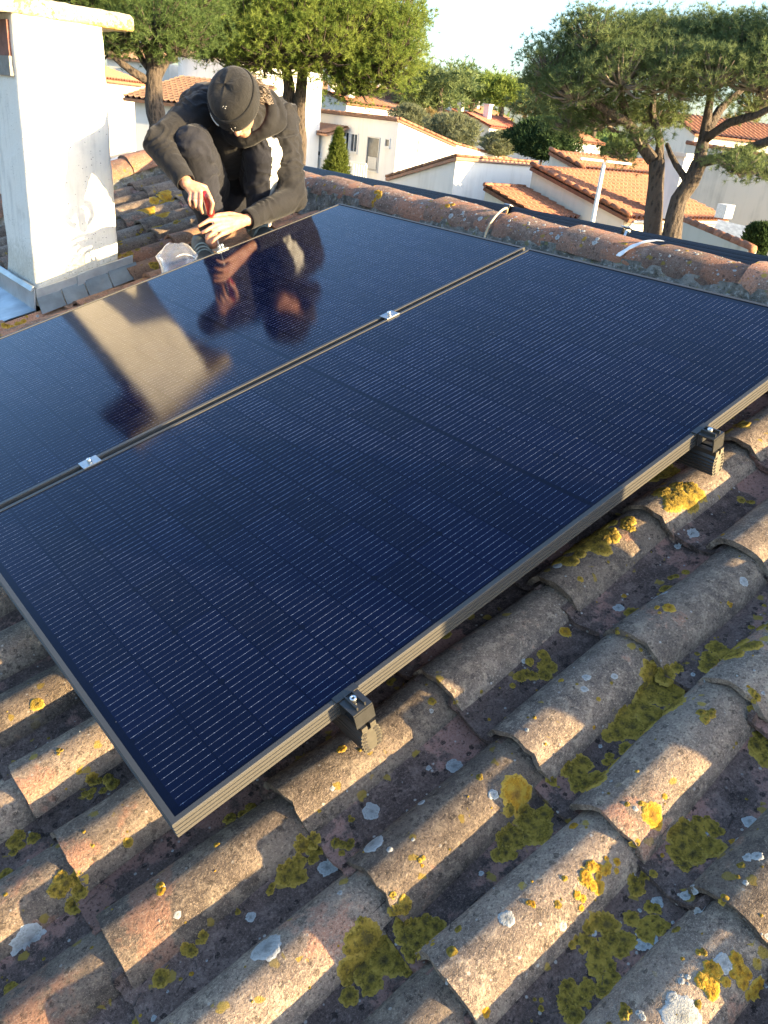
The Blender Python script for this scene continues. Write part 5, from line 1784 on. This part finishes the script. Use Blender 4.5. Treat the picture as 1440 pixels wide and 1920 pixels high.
# far wooded belt closing the horizon
mb = MB(); rnd = random.Random(77)
for k in range(5200):
    a = rad(rnd.uniform(-8, 82)); D = rnd.uniform(210, 330)
    c = np.array((math.sin(a)*D, math.cos(a)*D, 0)); g_ = ground_z(c[0], c[1])
    hh = 6.0+3.0*noise.noise(Vector((a*26, 0, 0)))+1.5*noise.noise(Vector((a*80, 3, 0)))
    c[2] = g_+rnd.random()*hh-1
    tuft_cloud(mb, c, (0, 0, .6), 5, 3.2, 1.6, rnd, .9)
o = mb.build('woodland', M['needle_dark']); tag(o, kind='stuff')
mb = MB()
tag(mb.build('backdrop', M['ground']), kind='structure') if 0 else None
# ------------------------------------------------------------------ lichens growing on the tiles
bvh = BVHTree.FromPolygons(BV_V, BV_F)
NV = Vector(NRM)


def patch(mb, c, R, thick, rnd, segs=22, rings=4, ruff=.28, lobes=0, hollow=False):
    seed = rnd.uniform(0, 99)
    loc, nrm, idx, dist = bvh.ray_cast(Vector(c)+NV*.12, -NV, .4)
    if loc is None: return
    if nrm.dot(NV) < 0: nrm = -nrm
    if nrm.dot(NV) < .2: nrm = (nrm+NV*.5).normalized()
    t_ = nrm.orthogonal().normalized(); b_ = nrm.cross(t_)
    thick = min(thick, R*.22)
    P = []
    for i in range(rings+1):
        row = []
        for k in range(segs):
            a = 2*math.pi*k/segs
            rr = R*(1+ruff*.85*noise.noise(Vector((math.cos(a)*1.3+seed, math.sin(a)*1.3, seed)))+ruff*.45*noise.noise(Vector((math.cos(a)*4+seed, math.sin(a)*4, seed)))+ruff*.28*rnd.uniform(-1, 1)+ruff*.5*noise.noise(Vector((math.cos(a)*9, math.sin(a)*9, seed))))
            f = i/rings
            q = loc+(t_*math.cos(a)+b_*math.sin(a))*rr*max(f, .02)
            h_ = bvh.ray_cast(q+nrm*.035, -nrm, .09)
            s_ = h_[0] if h_[0] is not None else q
            dv_ = (s_-q).dot(nrm)
            if abs(dv_) > .009: s_ = q+nrm*max(-.009, min(.009, dv_))
            prof = thick*(1-f**5)*(1+.5*noise.noise(Vector(s_*260))+.25*rnd.uniform(-1, 1))
            if hollow and f < .45: prof *= .15
            row.append(s_+nrm*(prof-(.0015 if i == rings else -.0004)))
        P.append(row)
    mb.grid(P, True, closed=True)
    if not hasattr(mb, 'rim'): mb.rim = []
    for i in range(rings+1): mb.rim.extend([i/rings]*segs)


def cluster(mb, p, rpx, thick, rnd, n_, h=-.14):
    "p: picture position of a lichen, rpx its radius there"
    d = ray(*p)
    hit = bvh.ray_cast(Vector(CAM), Vector(unit(d)), 12)
    if hit[0] is None: return
    sc_ = (hit[0]-Vector(CAM)).length/FPX*1.06
    R = rpx*sc_
    c = hit[0]
    if n_ == 1:
        patch(mb, c, R, thick, rnd, 30, 5); return
    for k in range(int(n_*1.5)):
        a = rnd.uniform(0, 6.28); q = R*.68*math.sqrt(rnd.random())
        o_ = Vector(UPS)*(q*math.cos(a)*1.15)+Vector((0, q*math.sin(a), 0))
        patch(mb, c+o_, R*rnd.uniform(.22, .50), thick*rnd.uniform(.7, 1.2), rnd, 34, 5, .34)


rl = random.Random(99)
ye = MB(); og = MB(); gy = MB()
for (x, y, r_, n_) in ((1095, 1462, 44, 9), (975, 1555, 48, 11), (955, 1590, 34, 6), (1020, 1528, 16, 1), (1235, 1310, 62, 14), (1200, 1350, 44, 8), (1265, 1270, 30, 5), (1300, 1575, 46, 11), (1330, 1560, 30, 5), (1275, 1605, 26, 4), (1160, 1395, 32, 6), (1152, 1428, 20, 3),
                       (1010, 1250, 36, 7), (965, 1275, 22, 3), (700, 1810, 52, 12), (690, 1760, 30, 5), (765, 1790, 30, 5), (575, 1600, 30, 6), (535, 1645, 34, 7), (500, 1660, 18, 2), (190, 1470, 26, 5), (170, 1485, 16, 2), (126, 1672, 30, 6), (42, 1570, 26, 5), (30, 1585, 18, 2),
                       (642, 1585, 21, 4), (655, 1540, 15, 2), (1135, 1762, 42, 9), (1120, 1828, 36, 7), (1085, 1872, 36, 7), (1215, 1728, 34, 6), (785, 1735, 40, 8), (745, 1720, 26, 4), (1352, 1235, 38, 8), (1385, 1215, 30, 5), (1425, 1402, 34, 7), (1205, 1652, 26, 4), (302, 1836, 15, 1), (368, 1768, 22, 4), (655, 1868, 17, 1), (1430, 1180, 22, 4),
                       (1290, 1075, 16, 2), (1185, 1148, 15, 1), (462, 1518, 22, 4), (430, 1535, 12, 1), (735, 1282, 14, 2), (835, 1190, 12, 1), (1275, 930, 44, 9), (1120, 1010, 46, 10), (1070, 1040, 36, 6), (1160, 985, 34, 6), (1240, 880, 36, 6), (1265, 780, 26, 4), (1380, 800, 30, 5), (1085, 1775, 16, 2), (1260, 1080, 14, 2), (985, 1070, 16, 2), (1400, 940, 14, 2), (1250, 1105, 12, 1), (1330, 1340, 22, 3), (1410, 1310, 18, 2), (115, 1410, 14, 2), (70, 1320, 12, 1), (240, 1580, 9, 1), (1170, 1890, 20, 3), (1320, 1780, 14, 2), (1010, 1885, 14, 2), (20, 1855, 12, 1), (10, 1640, 12, 1), (900, 1010, 8, 1)):
    cluster(ye, (x, y), r_, .0028, rl, n_)
for (x, y, r_, n_) in ((968, 1488, 33, 1), (1224, 1530, 23, 1), (1340, 1840, 26, 6), (1395, 1830, 30, 6), (1120, 1640, 26, 6), (1150, 1620, 18, 3), (1230, 1145, 14, 2), (1255, 1140, 12, 1), (790, 1615, 11, 2), (1000, 1700, 14, 2), (1090, 1690, 16, 3), (640, 1405, 10, 1), (1060, 1185, 12, 1), (1370, 1145, 14, 2), (300, 1660, 8, 1), (805, 1770, 10, 2),
                       (706, 366, 13, 5), (703, 378, 9, 3), (846, 383, 10, 4), (768, 352, 5, 2), (305, 374, 22, 6), (280, 392, 20, 5), (330, 368, 14, 3), (300, 402, 18, 4), (20, 612, 16, 4), (45, 600, 10, 2)):
    cluster(og, (x, y), r_, .0017, rl, n_)
for (x, y, r_, n_) in ((232, 478, 16, 4), (250, 470, 12, 3), (290, 500, 12, 3), (262, 440, 9, 2), (300, 425, 14, 3), (330, 415, 12, 3), (225, 455, 9, 2)):
    cluster(ye, (x, y), r_, .003, rl, n_)
for (x, y, r_, n_) in ((499, 1776, 29, 1), (697, 1522, 17, 1), (56, 1762, 27, 1), (950, 1722, 15, 1), (1215, 1768, 30, 3), (700, 1582, 22, 1), (1278, 1905, 32, 1), (1357, 1806, 16, 1), (852, 1436, 16, 1), (613, 1627, 16, 1), (1240, 1115, 16, 2), (1232, 1692, 11, 1), (1300, 1000, 12, 1), (1160, 1140, 10, 1), (800, 1445, 14, 2), (1405, 1540, 12, 1), (790, 1505, 8, 1), (1045, 1060, 10, 1), (1420, 1605, 10, 1), (470, 1720, 9, 1), (925, 1490, 10, 1), (1100, 1270, 8, 1), (1270, 1025, 6, 1), (880, 1100, 9, 1),
                       (1200, 1905, 14, 2), (1280, 1830, 12, 2), (1260, 1870, 10, 1), (960, 1575, 6, 1), (1285, 1680, 9, 1), (1395, 1090, 9, 1), (1110, 700, 5, 1), (1310, 447, 6, 1), (990, 418, 8, 3), (1005, 432, 7, 2), (960, 412, 6, 2), (1115, 455, 5, 1), (1120, 448, 4, 1), (800, 360, 5, 1), (770, 372, 6, 2), (870, 400, 7, 2), (745, 350, 4, 1), (845, 405, 5, 1), (900, 410, 5, 1), (1045, 445, 5, 1), (1310, 465, 4, 1)):
    cluster(gy, (x, y), r_, .0006, rl, n_)
# the many small ones, thicker in the channels
for k in range(620):
    x = rl.uniform(-20, 1460); y = rl.uniform(560, 1930)
    u_, v_ = onroof((x, y), -.15)
    if not (-1.3 < u_ < 2.2): continue
    if .0 < u_ < 2.09 and 0.02 < v_ < 2.3: continue
    q = uv(u_, v_, -.15)
    den = .5+.9*noise.noise(Vector((u_*2.2, v_*2.2, 4)))+(.35 if u_ > .2 and v_ < 0 else 0)
    if rl.random() > den: continue
    r_ = .0028+.0095*rl.random()**3
    k_ = rl.random()
    patch(ye if k_ < .55 else (og if k_ < .66 else gy), q, r_, .0013 if k_ < .66 else .0005, rl, 11, 2, .35)
for k in range(380):
    y = rl.uniform(.2, 4.3); a = rl.uniform(.3, 2.9)
    q = (RX+.11*math.cos(a), y, RTOP)
    lc = bvh.ray_cast(Vector(q)+Vector((0, 0, .2)), Vector((0, 0, -1)), .5)
    if lc[0] is None: continue
    patch(gy if rl.random() < .85 else og, lc[0], .003+.009*rl.random()**2.5, .0008, rl, 10, 2, .35)
# dry pine needles and grit caught in the channels
lit = MB(); rr_ = random.Random(31)
for k in range(900):
    cc = rr_.randrange(-9, 3); kk = rr_.randrange(-3, 6)
    u_ = .190+EXPO*kk+abs(rr_.gauss(0, .09))-.01; v_ = (cc+.5)*PITCH_V+rr_.gauss(0, .022)
    h_ = bvh.ray_cast(Vector(uv(u_, v_, .02)), -NV, .3)
    if h_[0] is None or (0 < u_ < 2.09 and 0 < v_ < 2.3): continue
    a = rr_.gauss(0, .7); l = rr_.uniform(.006, .032); d_ = np.array(UPS)*math.cos(a)+YV*math.sin(a)
    c_ = np.array(h_[0])+NRM*.0012
    if rr_.random() < .35:
        lit.ball(c_, (rr_.uniform(.0012, .004), rr_.uniform(.0012, .003), .0015), 6, 4)
    else:
        lit.tube([c_-d_*l/2, c_+NRM*.0012, c_+d_*l/2], .00065, 4, False)
tag(lit.build('needle_litter', M['bark']), kind='stuff')
for mb_, nm, mk in ((ye, 'yellow_lichen', 'lichen_yellow'), (og, 'orange_lichen', 'lichen_orange'), (gy, 'grey_lichen', 'lichen_grey')):
    o = mb_.build(nm, M[mk]); tag(o, kind='stuff')
    at_ = o.data.attributes.new('rim', 'FLOAT', 'POINT'); at_.data.foreach_set('value', mb_.rim)
bpy.context.view_layer.update()
